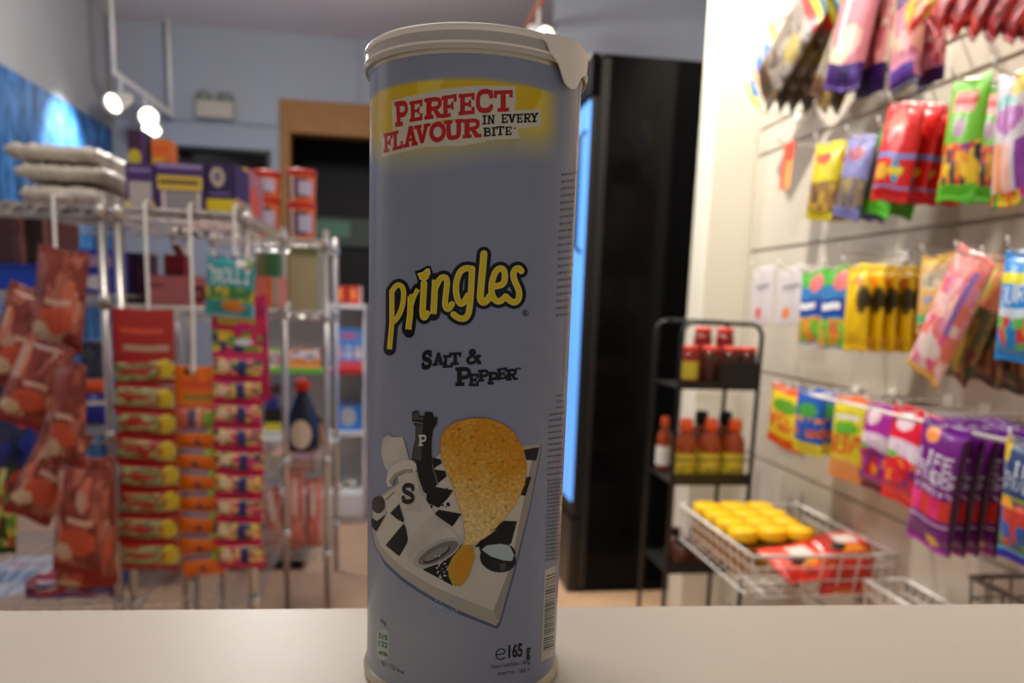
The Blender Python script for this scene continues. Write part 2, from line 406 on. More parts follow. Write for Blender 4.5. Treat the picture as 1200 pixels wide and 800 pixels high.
# slab-serif capitals: unit box, y up
def rc(x0, y0, x1, y1): return [(x0, y0), (x1, y0), (x1, y1), (x0, y1)]
def sk(p, w=.19, sm=True): return stroke(smooth_pts(p) if sm else p, w, False)
SW = .265; SH = .17
G = {
 'P': [rc(.12, 0, .12+SW, 1), rc(0, 0, .56, SH), rc(0, 1-SH, .3, 1)]+sk([(.2, .9), (.6, .92), (.9, .86), (.9, .54), (.6, .44), (.2, .46)], .2),
 'E': [rc(.1, 0, .1+SW, 1), rc(0, 0, .92, SH), rc(0, 1-SH, .92, 1), rc(.2, .42, .72, .57), rc(.78, 0, .95, .33), rc(.78, .68, .95, 1), rc(.62, .34, .74, .66)],
 'F': [rc(.12, 0, .12+SW, 1), rc(0, 0, .58, SH), rc(0, 1-SH, .96, 1), rc(.2, .4, .76, .56), rc(.8, .66, .97, 1), rc(.64, .32, .76, .66)],
 'R': [rc(.1, 0, .1+SW, 1), rc(0, 0, .47, SH), rc(0, 1-SH, .3, 1), [(.4, .5), (.62, .46), (.95, .08), (.66, .0)], rc(.66, 0, 1, SH)]+sk([(.2, .91), (.55, .92), (.82, .86), (.82, .56), (.55, .47), (.2, .48)], .19),
 'C': sk([(.9, .70), (.82, .9), (.5, .96), (.14, .84), (.12, .16), (.5, .04), (.82, .1), (.9, .24)], .22)+[rc(.8, .62, .97, .98)],
 'T': [rc(.37, 0, .63, 1), rc(.2, 0, .8, SH), rc(0, 1-SH, 1, 1), rc(0, .66, .16, 1), rc(.84, .66, 1, 1)],
 'L': [rc(.12, 0, .12+SW, 1), rc(0, 0, .95, SH), rc(0, 1-SH, .56, 1), rc(.8, 0, .97, .38)],
 'A': [[(.1, .05), (.34, .05), (.62, 1), (.38, 1)], [(.66, .05), (.92, .05), (.64, 1), (.4, 1)], rc(.28, .26, .72, .4), rc(0, 0, .42, SH), rc(.58, 0, 1, SH)],
 'V': [[(.12, .95), (.38, .95), (.6, 0), (.4, 0)], [(.64, .95), (.88, .95), (.6, 0), (.42, 0)], rc(0, 1-SH, .46, 1), rc(.6, 1-SH, 1, 1)],
 'O': stroke(disc(.5, .5, .38, 24, .4)+[disc(.5, .5, .38, 24, .4)[0]], .23, True),
 'U': sk([(.23, .95), (.23, .3), (.3, .1), (.5, .08), (.72, .12), (.78, .3), (.78, .95)], .22)+[rc(0, 1-SH, .44, 1), rc(.6, 1-SH, 1, 1)],
 'I': [rc(.3, 0, .7, 1), rc(.05, 0, .95, SH), rc(.05, 1-SH, .95, 1)],
 'N': [rc(.12, 0, .32, 1), rc(.7, 0, .9, 1), [(.12, 1), (.36, 1), (.9, 0), (.66, 0)], rc(0, 0, .42, SH*.8), rc(0, 1-SH*.8, .3, 1), rc(.58, 1-SH*.8, 1, 1)],
 'Y': [[(.08, .95), (.36, .95), (.62, .42), (.4, .42)], [(.66, .95), (.92, .95), (.62, .42), (.42, .42)], rc(.38, 0, .63, .5), rc(.22, 0, .78, SH), rc(0, 1-SH, .42, 1), rc(.6, 1-SH, 1, 1)],
 'B': [rc(.1, 0, .1+SW, 1), rc(0, 0, .3, SH), rc(0, 1-SH, .3, 1)]+sk([(.2, .91), (.6, .92), (.84, .82), (.8, .58), (.5, .52), (.2, .53)], .18)+sk([(.2, .5), (.6, .52), (.9, .42), (.88, .12), (.6, .08), (.2, .09)], .18),
 'S': sk([(.84, .72), (.8, .88), (.5, .95), (.2, .86), (.18, .64), (.5, .52), (.82, .4), (.84, .16), (.5, .05), (.2, .12), (.14, .3)], .24)+[rc(.76, .62, .93, .97), rc(.07, .03, .24, .38)],
 '&': sk([(.95, .1), (.5, .55), (.26, .76), (.34, .93), (.52, .95), (.6, .78), (.4, .58), (.12, .38), (.14, .12), (.4, .05), (.68, .2), (.86, .56)], .17)+[rc(.7, .5, 1, .62), rc(.76, 0, 1, .13)]}
def glyph(ch, x0, x1, yb, h, dy=0, lean=0, grow=1):
    out = []
    for p in G[ch]: out.append([(x0+(x1-x0)*a+lean*b, yb+dy*a-h*b) for a, b in p])
    return out
def bold(polys, wd):
    out = []
    for p in polys:
        cx = sum(q[0] for q in p)/len(p); cy = sum(q[1] for q in p)/len(p); dx = max(abs(q[0]-cx) for q in p)+1e-6; dy = max(abs(q[1]-cy) for q in p)+1e-6
        out.append([(cx+(x-cx)*(1+wd/2/dx), cy+(y-cy)*(1+wd/2/dy)) for x, y in p])
    return out
# --- tube (printed card)
def body_col(a, z):
    """print of the wrapper: a = degrees right of the drawing's middle, z = metres up"""
    base = (137, 143, 163)
    n = noise.noise(Vector((a*.03, z*14, 1)))
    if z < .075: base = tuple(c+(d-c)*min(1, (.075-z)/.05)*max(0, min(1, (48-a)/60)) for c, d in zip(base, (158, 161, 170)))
    # yellow flash under the slogan
    top = .2133-.00006*abs(a-0)*.2; e = lambda x: max(0, min(1, x))
    ty = e((top-z)/.0012)*e((z-.186-.003*math.sin(a*.05))/.013)*e((48-a)/14)*e((a+95)/5)
    yc = (214, 178, 20) if n > -.08 else (226, 200, 70)
    low = e((z-.188)/.012)
    yc = tuple(c*low+d*(1-low) for c, d in zip(yc, (206, 196, 140)))
    return tuple(c+(d-c)*ty for c, d in zip(base, yc))
bm = bmesh.new(); CL = bm.loops.layers.float_color.new('Col'); NA, NZ = 180, 220; z0, z1 = .0045, CH-.006
fa = math.degrees(math.atan2(CAM.x-CX, -(CAM.y-CY)))   # angle of the side that faces the counter's keeper
V = [[bm.verts.new((CR*math.cos(2*math.pi*i/NA), CR*math.sin(2*math.pi*i/NA), z0+(z1-z0)*j/NZ)) for i in range(NA)] for j in range(NZ+1)]
mid = math.atan2(CAM.y-CY, CAM.x-CX)
for j in range(NZ):
    for i in range(NA):
        f = bm.faces.new((V[j][i], V[j][(i+1) % NA], V[j+1][(i+1) % NA], V[j+1][i]))
        for l in f.loops:
            p = l.vert.co; an = math.atan2(p.y, p.x)-mid; an = math.degrees((an+math.pi) % (2*math.pi)-math.pi)
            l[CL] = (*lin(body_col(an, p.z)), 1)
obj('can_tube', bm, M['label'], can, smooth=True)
obj('base_rim', LA([(.033, .004), (.0365, .0), (.0386, .0006), (.0388, .0028), (.0382, .0046), (.0374, .0052), (.0370, .0065)], 96), M['zinc'], can, smooth=True)['label'] = 'metal base rim'
obj('seam_band', LA([(.03755, CH-.0085), (.0380, CH-.0075), (.0383, CH-.004), (.0381, CH-.002), (.0368, CH-.0015), (.0365, CH-.005), (.02, CH-.0058), (0, CH-.0058)], 96), M['zinc'], can, smooth=True)
lid = obj('lid', LA([(0, CH-.0012), (.035, CH-.0012), (.0366, CH+.0001), (.0384, CH+.0002), (.0391, CH-.0003), (.0394, CH-.0012), (.0391, CH-.0020), (.0387, CH-.0023), (.0385, CH-.0021), (.0355, CH-.0022), (0, CH-.0022)], 128), M['lid'], can, smooth=True)
lid['label'] = 'milky plastic lid'
obj('lid_skirt', LA([(.0388, CH-.0020), (.03915, CH-.0026), (.0391, CH-.0052), (.0394, CH-.0056), (.0392, CH-.0075), (.0389, CH-.0075), (.0387, CH-.0020)], 128), M['lids'], lid, smooth=True)
obj('lid_ridge', LA([(.0391, CH-.0050), (.0396, CH-.0053), (.0396, CH-.0057), (.0391, CH-.0060)], 128), M['lid'], lid, smooth=True)
# pull tab: grip traced round the lid
tabp = [(627, 41), (634, 44), (640, 50), (643, 58), (645, 63), (650, 69), (654, 75), (658, 88), (661, 97), (665, 102), (669, 104.5), (673, 104), (676, 99), (679, 92), (683.5, 88), (686, 86), (686.5, 78), (686, 62), (675, 49), (655, 42), (640, 39)]
rv, rf = union([tabp]); bm = bmesh.new(); V = [bm.verts.new((q[0], q[1], 0)) for q in rv]; [bm.faces.new([V[i] for i in f]) for f in rf]
cut(bm, 3, (0, 1)); wrap(bm, 0, .0398-CR)
g = bmesh.ops.extrude_face_region(bm, geom=bm.faces[:])
for v in g['geom']:
    if isinstance(v, bmesh.types.BMVert): s_ = (v.co.x**2+v.co.y**2)**.5; v.co.x *= (s_+.0006)/s_; v.co.y *= (s_+.0006)/s_
obj('pull_tab', bm, M['lid'], lid)

# --- slogan
P4 = lambda l, sx, ox, oy: [(ox+x/sx, oy+y/sx) for x, y in l]
A1 = Art(); cream = (214, 208, 192)
pale = [[(459, 118), (478, 113), (520, 104), (560, 100), (604, 101), (605, 117), (602, 132), (575, 138), (520, 140), (466, 156), (460, 152)],
        [(446, 158), (464, 152), (500, 146), (545, 139), (568, 137), (570, 166), (540, 171), (500, 172), (448, 184)],
        [(563, 133), (600, 129), (634, 128), (635, 148), (607, 151), (609, 162), (566, 165)]]
A1.add(pale, lambda x, y: (206, 200, 176), 1)
red = (186, 22, 22)
W = []
for ch, x0, x1, yb, yt, dy in (('P', 463.5, 478.5, 148.6, 119.5, -2), ('E', 480, 495.5, 143, 119, -2.5), ('R', 497.5, 519.5, 140, 115.5, -2.5), ('F', 517.5, 535.5, 138.5, 113, -3),
    ('E', 537.5, 557, 135, 110.5, -1.8), ('C', 557.5, 577.8, 131.6, 106, -.8), ('T', 578.8, 600.6, 131.2, 106.4, -1),
    ('F', 449.6, 460, 179, 156.5, -2), ('L', 460, 472, 176.5, 154.5, -3), ('A', 472.5, 489.5, 173.3, 149.5, -3.5), ('V', 485, 504.3, 169.3, 147.5, -3.4), ('O', 503, 522.5, 167, 143.8, -1.5),
    ('U', 520.5, 542.5, 164.5, 141.7, -2.5), ('R', 542.3, 564, 162, 140, -1.5)):
    W += glyph(ch, x0, x1, yb, yb-yt, dy, lean=-1.2 if ch == 'P' else 0)
A1.add(bold(W, .5), red, 2, 4)
W = []
for ch, x0, x1, yb, yt, dy in (('I', 565, 570.6, 146, 135, -.3), ('N', 571, 580, 145.5, 135, -.5), ('E', 587.5, 595.5, 144.5, 133.8, -.6), ('V', 594.5, 605.5, 144.2, 133.8, -.6), ('E', 605.5, 613, 144, 133.5, -.5), ('R', 613.6, 622.4, 143.8, 133, -.5), ('Y', 621.5, 631, 143.6, 132.5, -.7),
    ('B', 566.5, 575.5, 160, 149.5, -.4), ('I', 575.8, 581.6, 159.6, 149, -.3), ('T', 581.5, 591, 158.8, 148, -.5), ('E', 592, 600, 158.6, 148.5, -.4)):
    W += glyph(ch, x0, x1, yb, yb-yt, dy)
W.append(disc(603.4, 150.2, 1.1, 10)); A1.add(W, (8, 8, 10), 2, 4)
A1.done('slogan_lettering')
# --- brand word
l1 = lambda l: P4(l, 5.714, 440, 280); l2 = lambda l: P4(l, 6.667, 520, 280)
BR = [(l1([(110, 352), (110, 560), (94, 738)]), 5.2), (l1([(110, 350), (140, 308), (168, 306), (190, 338), (188, 410), (172, 480), (142, 535), (112, 560)]), 5.4),
      (l1([(236, 385), (232, 500), (220, 605)]), 6.4), (l1([(236, 450), (258, 385), (284, 335)]), 4.6), (l1([(228, 385), (248, 380)]), 4),
      (l1([(325, 295), (320, 400), (314, 500), (324, 532), (346, 498)]), 6.8),
      (l1([(400, 272), (394, 400), (388, 502)]), 6.8), (l1([(404, 320), (432, 262), (466, 250), (482, 280), (474, 350), (464, 430), (472, 466), (494, 468), (512, 435)]), 6.2),
      (l2([(222, 232), (165, 225), (120, 262), (95, 345), (96, 430), (118, 500), (150, 508), (190, 440)]), 6.6), (l2([(222, 232), (216, 350), (207, 500), (192, 595), (160, 625), (115, 618), (76, 588)]), 6.6),
      (l2([(314, 115), (302, 250), (288, 400), (284, 470), (308, 498), (340, 478), (362, 445)]), 7.6),
      (l2([(392, 372), (470, 355), (480, 290), (470, 235), (432, 226), (398, 262), (374, 340), (372, 425), (400, 482), (442, 490), (484, 448)]), 6.6),
      (l2([(606, 250), (590, 226), (556, 234), (540, 280), (558, 340), (590, 402), (590, 462), (560, 498), (522, 486), (484, 448)]), 6.6)]
dot = l1([(286, 236), (318, 226), (346, 202), (358, 204), (362, 228), (348, 262), (324, 274), (300, 264)])
dotb = l1([(262, 215), (300, 205), (345, 178), (370, 182), (384, 225), (366, 280), (326, 300), (284, 285)])
A2 = Art(); O = [dotb]; Yl = [dot]; Ed = [l1([(280, 230), (316, 220), (344, 196), (363, 198), (368, 228), (352, 267), (325, 281), (297, 271)])]
for p, wd in BR:
    q = smooth_pts(p, 2) if len(p) > 3 else p
    O += stroke(q, wd+9.4); Yl += stroke(q, wd-.9, len(p) > 3); Ed += stroke(q, wd+.6, len(p) > 3)
O += stroke(l1([(94, 700), (92, 745)]), 12); O += stroke(l1([(220, 590), (224, 625)]), 13)
A2.add(O, (5, 5, 6), 3, 4); A2.add(Ed, (232, 222, 150), 4, 4); A2.add(Yl, (226, 196, 10), 5, 4)
Yr = [disc(616, 366.5, 3.6, 20)]; A2.add(Yr, (20, 20, 24), 3); A2.add([disc(616, 366.5, 2.9, 20)], (128, 134, 160), 4)
A2.add(stroke([(614.9, 368.6), (614.9, 364.6), (616.6, 364.8), (616.9, 366), (615.2, 366.6), (617.2, 368.6)], .7), (20, 20, 24), 5)
A2.done('brand_lettering')
A3 = Art(); W = []; z = lambda x: 480+x/8.571; zy = lambda y: 400+y/8.571
for ch, x0, x1, yb, yt, dy in (('S', 118, 226, 285, 110, -3), ('A', 232, 345, 245, 120, -1.5), ('L', 332, 432, 264, 140, -.5), ('T', 400, 516, 238, 116, -1), ('&', 565, 716, 230, 82, -.4),
    ('P', 462, 614, 445, 262, -.3), ('E', 597, 697, 446, 325, 0), ('P', 690, 792, 402, 288, -.8), ('P', 785, 890, 430, 308, 0), ('E', 880, 980, 388, 276, -2), ('R', 972, 1084, 392, 282, -1)):
    W += glyph(ch, z(x0), z(x1), zy(yb), (yb-yt)/8.571, dy, lean=(.8 if ch == 'L' else 0))
W += [disc(z(1077), zy(276), 1.1, 8), disc(z(1107), zy(272), 1.0, 8)]
A3.add(bold(W, .75), (5, 5, 7), 3, 4); A3.done('flavour_lettering')
# --- serving picture
a_ = lambda l: P4(l, 5, 430, 470); b_ = lambda l: P4(l, 5.714, 500, 480); c_ = lambda l: P4(l, 5, 430, 580)
A4 = Art(); K = (7, 7, 8)
board = [(436, 600), (438, 585), (460, 570), (500, 545), (517, 529), (560, 525), (631, 521), (634, 523), (620, 596), (603, 664), (585, 728), (581, 733), (540, 716), (510, 701), (490, 689), (470, 675), (452, 658), (440, 640), (436, 622)]
A4.add([[(x+1.5 if x > 560 else x-1, y+(4 if y > 640 else 0)) for x, y in board]], (86, 96, 124), 1)
A4.add([board], lambda x, y: (176, 168, 152), 2)
A4.add([[(438, 590), (460, 573), (517, 532), (560, 528), (626, 525), (598, 664), (578, 716), (560, 708), (510, 688), (470, 664), (446, 640), (438, 618)]], lambda x, y: (204, 196, 180), 3)
A4.add([[(584, 728), (578, 716), (598, 664), (626, 525), (634, 523), (620, 596), (603, 664)]], (158, 150, 138), 4)
SQ = [a_([(385, 330), (432, 340), (440, 362), (390, 395)]), a_([(395, 400), (458, 408), (468, 440), (415, 482)]), a_([(400, 500), (505, 522), (480, 562), (420, 625), (345, 592), (350, 540)]),
      a_([(395, 660), (420, 635), (555, 660), (500, 735)]), a_([(190, 600), (135, 655), (175, 690), (215, 712)]), c_([(215, 165), (232, 200), (245, 265), (190, 360), (108, 293)]), a_([(25, 690), (60, 665), (118, 652), (55, 765), (30, 735)]),
      c_([(325, 435), (430, 395), (500, 300), (555, 290), (530, 380), (490, 500), (505, 532)]), c_([(800, 150), (880, 152), (845, 285), (700, 300), (630, 305), (690, 240)]),
      b_([(650, 268), (755, 250), (735, 340), (668, 336)]), b_([(670, 450), (702, 448), (662, 575), (630, 573)])]
for q in SQ: A4.add([q], K, 5)
rnd = random.Random(3)
A4.add([disc(*a_([(345+rnd.random()*140, 500+rnd.random()*120)])[0], .9+rnd.random()*1.4, 7) for _ in range(26)], K, 6)
# dark castle-shaped pepper mill
rook = a_([(266, 62), (288, 54), (303, 58), (306, 84), (334, 86), (340, 60), (385, 66), (390, 90), (416, 96), (410, 132), (388, 165), (378, 230), (378, 320), (392, 380), (412, 490), (352, 545), (330, 530), (300, 440), (286, 352), (262, 340), (270, 280), (284, 220), (284, 150), (264, 112)])
A4.add([rook], (14, 14, 15), 7); A4.add([a_([(272, 70), (300, 62), (306, 92), (330, 92), (330, 110), (272, 108)]), a_([(284, 135), (328, 138), (322, 240), (318, 350), (268, 336), (276, 280), (288, 220)])], (72, 70, 70), 8)
A4.add(stroke(a_([(268, 122), (330, 130)]), 1.2, False)+stroke(a_([(384, 366), (388, 400), (410, 460), (412, 490)]), .9), (128, 124, 118), 9)
pg = [[(x, y) for x, y in p] for p in glyph('P', *[430+v/5 for v in (302, 348)], 470+262/5, 66/5, 0)]; A4.add(pg, (210, 205, 196), 10)
# pale salt shaker lying over
crown = a_([(84, 300), (88, 240), (98, 215), (126, 196), (150, 212), (208, 208), (220, 240), (250, 350), (200, 400), (140, 430), (106, 390), (92, 340)])
lite = lambda x, y: tuple(c+8*math.sin((x+y)*.11) for c in (196, 189, 176))
A4.add([crown], lite, 7)
A4.add([a_([(180, 440), (280, 395), (310, 520), (395, 655), (470, 730), (545, 800), (560, 830), (400, 900), (290, 960), (245, 940), (232, 880), (240, 800), (215, 640)])], lite, 8)
A4.add([a_([(112, 470), (120, 420), (150, 380), (205, 348), (262, 344), (290, 370), (292, 400), (272, 420), (210, 418), (165, 450), (145, 500), (120, 498)])], (212, 205, 192), 9)
A4.add([a_([(128, 470), (160, 424), (210, 400), (268, 396), (272, 420), (210, 418), (165, 450), (148, 498)])], (158, 150, 138), 10)
A4.add([disc(*c_([(410, 338)])[0], 31, 28, 12, R(-27))], (178, 171, 158), 9); A4.add([disc(*c_([(418, 338)])[0], 26, 28, 9, R(-27))], (118, 114, 108), 10)
A4.add([disc(*c_([(410, 348)])[0], 18, 24, 5.5, R(-30))], (46, 44, 44), 11); A4.add([disc(*c_([(408, 342)])[0], 16.5, 24, 4.2, R(-30))], (138, 134, 126), 12)
A4.add([[(x, y) for x, y in p] for p in glyph('S', 430+200/5, 430+282/5, 470+598/5, 114/5, 0)], (34, 33, 34), 11)
# little cap at the far left
A4.add([a_([(36, 640), (108, 630), (112, 660), (60, 700), (40, 690)])], (196, 190, 176), 7); A4.add([disc(*a_([(66, 606)])[0], 7.8, 20, 10.2)], (62, 61, 61), 8)
A4.add(stroke(a_([(115, 575), (160, 530)]), .9)+stroke(c_([(188, 60), (215, 150)]), 1.2), (50, 48, 48), 8)
# salt dish
A4.add([disc(*c_([(768, 372)])[0], 21.5, 28, 16, R(12))], (26, 27, 27), 7); A4.add([disc(*c_([(765, 325)])[0], 21.5, 28, 12, R(12))], (16, 16, 16), 8)
A4.add([c_([(672, 320), (700, 295), (780, 285), (835, 295), (862, 350), (850, 385), (800, 382), (730, 360)])], lambda x, y: (176, 192, 196), 9); A4.add([c_([(775, 405), (815, 398), (812, 440), (785, 446)])], (70, 70, 70), 9)
# the crisp
cr1 = b_([(92, 250), (100, 185), (130, 130), (200, 82), (300, 60), (400, 60), (500, 90), (580, 150), (640, 250), (668, 380), (655, 500), (600, 620), (520, 730), (440, 812)])+c_([(760, 200), (690, 250), (622, 290), (566, 292), (576, 230), (562, 120), (535, 50)])+b_([(250, 760), (205, 600), (150, 450), (105, 330)])
def crisp(x, y):
    t_ = max(0, min(1, (y-520)/90)); e = noise.noise(Vector((x*.05, y*.05, 3)))*.5+noise.noise(Vector((x*.22, y*.22, 5)))*.45
    t_ = max(0, min(1, t_+e*.6-(x-560)*.004)); b = 1+.16*noise.noise(Vector((x*.3, y*.3, 9)))
    sp = 1-.35*max(0, min(1, (noise.noise(Vector((x*.22, y*.22, 20)))-.46)*6))
    return tuple(max(0, min(255, c*(1-t_)+d*t_))*b*sp for c, d in zip((208, 138, 14), (228, 196, 128)))
def cedge(x, y): return (190, 118, 18)
A4.add([[(x*1.012-6.7, y*1.008-4.6) for x, y in cr1]], cedge, 13)
A4.add([cr1], crisp, 14, 1.8, True)
A4.add([c_([(622, 290), (632, 365), (594, 480), (552, 535), (508, 530), (480, 480), (472, 425), (500, 365), (560, 292)])], lambda x, y: (196, 150, 40), 15, 3, True)
A4.add([c_([(616, 304), (622, 365), (588, 455), (545, 505), (515, 480), (512, 420), (540, 350)])], lambda x, y: (206, 138, 16), 16, 3, True)
A4.add([disc(*c_([(400+rnd.gauss(40, 34), 350+rnd.random()*150)])[0], .4+rnd.random()*.7, 6) for _ in range(34)], (214, 216, 214), 17)
A4.add([disc(*c_([(440+rnd.gauss(20, 50), 600+rnd.random()*90+rnd.random()*20)])[0], .4+rnd.random()*1.1, 6) for _ in range(46)], (150, 170, 190), 5)
A4.add(stroke(b_([(440, 58), (530, 84), (590, 140)]), .5)+stroke(b_([(470, 48), (560, 84), (612, 150)]), .5), (158, 162, 172), 3)
A4.done('serving_picture')
# --- small print: weight, barcode, badge
def text_bm(s, size=1, off=0):
    c = bpy.data.curves.new('txt', 'FONT'); c.body = s; c.size = size; c.offset = off; c.resolution_u = 3
    o = bpy.data.objects.new('txt', c); COL.objects.link(o); dg = bpy.context.evaluated_depsgraph_get(); me = bpy.data.meshes.new_from_object(o.evaluated_get(dg))
    b = bmesh.new(); b.from_mesh(me); bpy.data.objects.remove(o); bpy.data.meshes.remove(me); return b
def put_text(A, s, x0, y0, wd, h, dy, col, k, off=0.0):
    b = text_bm(s, 1, off); xs = [v.co.x for v in b.verts]; ys = [v.co.y for v in b.verts]; a0, a1 = min(xs), max(xs); b0 = 0; b1 = max(ys)
    for v in b.verts:
        u = (v.co.x-a0)/(a1-a0); v.co = Vector((x0+wd*u, y0+dy*u-h*v.co.y/b1, 0))
    A.take(b, col, k, 4)
A5 = Art(); ink = (8, 8, 12)
put_text(A5, '165', 596, 770.5, 16.5, 15.5, -2.2, ink, 3, .035); put_text(A5, 'g', 616.8, 768, 5, 9.5, 0, ink, 3, .035)
A5.add(stroke(smooth_pts([(581.5, 767), (592, 765.5), (591.5, 761), (587, 759.5), (582.5, 762), (580.8, 767), (583, 772), (588, 772.8), (592, 770)]), 1.3), ink, 3)
put_text(A5, 'Neto koli\u010dina: 165g', 576, 783.5, 45.5, 5, -6.5, (44, 46, 58), 3); put_text(A5, '\u041d\u0435\u0442\u0442\u043e: 165 \u0433', 584, 791.5, 37, 4.6, -5, (44, 46, 58), 3)
put_text(A5, '30g', 445.5, 729, 7, 4.5, 3.5, (44, 46, 58), 3); put_text(A5, 'kJ / 122 kcal', 447, 777.5, 26, 4.6, 12.5, (40, 42, 54), 3)
A5.done('weight_lettering')
A6 = Art(); A6.add([stroke([(449, 744), (449, 765)], 14)[0], disc(448.9, 743.5, 7, 16), disc(449.2, 766, 7, 16)], (176, 192, 178), 2)
for yy, cc in ((748, (60, 88, 84)), (757, (50, 90, 84)), (767, (80, 74, 20))): put_text(A6, {748: '510', 757: '122', 767: '6%'}[yy], 443.6, yy-1, 10.5, 6 if yy < 760 else 4.5, 3.2, cc, 4, .02)
A6.done('nutrition_badge')
A7 = Art(); q = [(638.5, 668), (651.6, 662), (648.6, 768), (633.8, 775)]
A7.add([q], (196, 188, 176), 2, 2)
y = 673; rb = random.Random(5)
while y < 762:
    wd = rb.choice((.9, .9, 1.6, 2.3)); t_ = (y-668)/107; xa = 639.6-4.0*t_+.4; xb = 651.0-2.4*t_
    A7.add([[(xa, y+1.5), (xb, y-2.2), (xb, y-2.2+wd), (xa, y+1.5+wd)]], (26, 24, 26), 3, 2); y += wd+rb.choice((.9, 1.4, 2.2))
A7.done('barcode')
A8 = Art(); y = 202; rb = random.Random(9)
while y < 372:
    t_ = (y-202)/170; x = 658-7*t_
    while x < 674-9*t_: wd = rb.uniform(1.4, 4); A8.add([[(x, y+(668-x)*.12), (x+wd, y+(668-x-wd)*.12), (x+wd, y+3+(668-x-wd)*.12), (x, y+3+(668-x)*.12)]], (92, 94, 108), 2, 3); x += wd+.8
    y += 8.2
A8.done('ingredients_lettering'); A8 = Art(); y = 462
while y < 655:
    t_ = (y-462)/193; x = (644-5*t_) if y > 480 else 652
    while x < 659-5*t_: wd = rb.uniform(1.2, 3.5); A8.add([[(x, y+(656-x)*.14), (x+wd, y+(656-x-wd)*.14), (x+wd, y+2.2+(656-x-wd)*.14), (x, y+2.2+(656-x)*.14)]], (96, 98, 112), 2, 3); x += wd+.6
    y += 7 if y < 560 else 4.4
A8.done('ingredients_lettering')

# ================================================================== RIGHT WALL: PEGS AND BAGS
WP = []     # walls' pegs to draw
def wallbag(name, label, cat, top, bot, wpx, X, design, n=1, dX=.025, t=.02, mat='foil', group=None, seed=0, peg=True, part=None, seal=.07):
    a, b = atX(*top, X), atX(*bot, X); mx, my = (top[0]+bot[0])/2, (top[1]+bot[1])/2
    w0, w1 = atX(mx-wpx/2, my, X), atX(mx+wpx/2, my, X); wd = abs(w0.y-w1.y)
    d = b-a; h = d.length; ang = math.atan2(d.y, -d.z)      # lean within the wall-parallel plane (local +x is world -Y)
    key = name+str(top)
    me = pillow_mesh(name, wd, h, t, design, M[mat], seed, seal)
    rot = (Matrix.Rotation(-math.pi/2, 3, 'Z') @ Matrix.Rotation(ang, 3, 'Y')).to_euler('XYZ')
    for k in range(n):
        o = mobj(name, me, (X+dX*k, a.y+(.004*((k*7) % 3-1) if k else 0), a.z), rot)
        if n == 1: tag(o, label, cat, group)
        else: tag(o, label.replace('#', ORD[k] if k == 0 else ORD[k]), cat, group)
    if peg: WP.append((a.y, a.z-.006, X, n, label))
    return a, wd, h
YEL, GRN, RED, BLU, ORG, PNK, PUR, WHT = (232, 204, 18), (96, 190, 40), (216, 32, 28), (22, 96, 196), (240, 130, 24), (238, 80, 130), (96, 26, 120), (232, 228, 222)
SW8 = [(240, 200, 30), (220, 60, 40), (80, 170, 60), (240, 130, 30), (200, 60, 140)]
# top row
wallbag('sweet_bag', 'small bag with blue, yellow and orange spots, leftmost in the top row', 'bag of sweets', (912, 36), (880, 114), 22, 1.02,
        [('b', (236, 226, 205)), ('r', 0, 0, 1, .14, (240, 216, 70)), ('e', .5, .3, .3, .1, (90, 130, 220)), ('e', .3, .52, .35, .1, (60, 130, 230)), ('r', 0, .62, 1, .74, (250, 180, 140)), ('e', .5, .84, .4, .08, (80, 150, 220)), ('r', 0, .92, 1, 1, (240, 220, 70))], seed=1)
brown = [('b', (134, 122, 112)), ('r', 0, 0, 1, .05, (40, 100, 120)), ('r', 0, .05, 1, .10, (200, 190, 50)), ('r', 0, .10, 1, .2, (190, 46, 34)), ('n', .2, .95, 9, [(150, 138, 128), (112, 98, 84), (168, 158, 148), (92, 76, 62)], .55), ('e', .75, .45, .2, .12, (170, 150, 60)), ('n', .8, 1, 8, [(120, 90, 30), (90, 40, 24), (60, 56, 40)], .7)]
wallbag('sweet_bag', 'long grey-brown bag with blue-red top, # in its stack from the front', 'bag of sweets', (962, -14), (893, 108), 34, .95, brown, n=4, dX=.034, t=.022, group='grey-brown bags high on the wall', seed=2)
wallbag('sweet_bag', 'long grey-brown bag with olive foot, # of the pair beside the pink bags', 'bag of sweets', (1012, -18), (958, 122), 30, .96, brown[:3]+[('n', .2, .8, 7, [(158, 148, 138), (100, 84, 70), (150, 140, 70)], .6), ('n', .78, 1, 7, [(128, 104, 26), (84, 50, 22)], .9)], n=2, dX=.03, t=.02, group='grey-brown bags high on the wall', seed=5)
pinkd = [('b', (214, 128, 140)), ('g', 0, .12, (120, 60, 120), (196, 110, 140)), ('r', .3, .1, .42, .8, (236, 196, 196)), ('e', .6, .55, .3, .14, (236, 190, 170)), ('e', .35, .68, .3, .07, (234, 222, 190)), ('r', 0, .76, 1, 1, (66, 26, 110)), ('n', .76, 1, 6, [(46, 16, 80), (96, 56, 150)], .4)]
wallbag('sweet_bag', 'pink bag with deep purple foot, leftmost of the pink and purple row at the top', 'bag of sweets', (1014, -30), (984, 108), 44, .93, pinkd, t=.03, seed=1)
wallbag('sweet_bag', 'pink and dark red bag with purple foot, second in the pink row at the top', 'bag of sweets', (1038, -25), (1018, 112), 34, .965, [('b', (196, 104, 110)), ('n', .1, .74, 5, [(226, 150, 150), (150, 50, 50), (232, 214, 190)], .6), ('r', 0, 0, 1, .2, (70, 34, 80)), ('r', 0, .76, 1, 1, (52, 18, 84))], t=.026, seed=2)
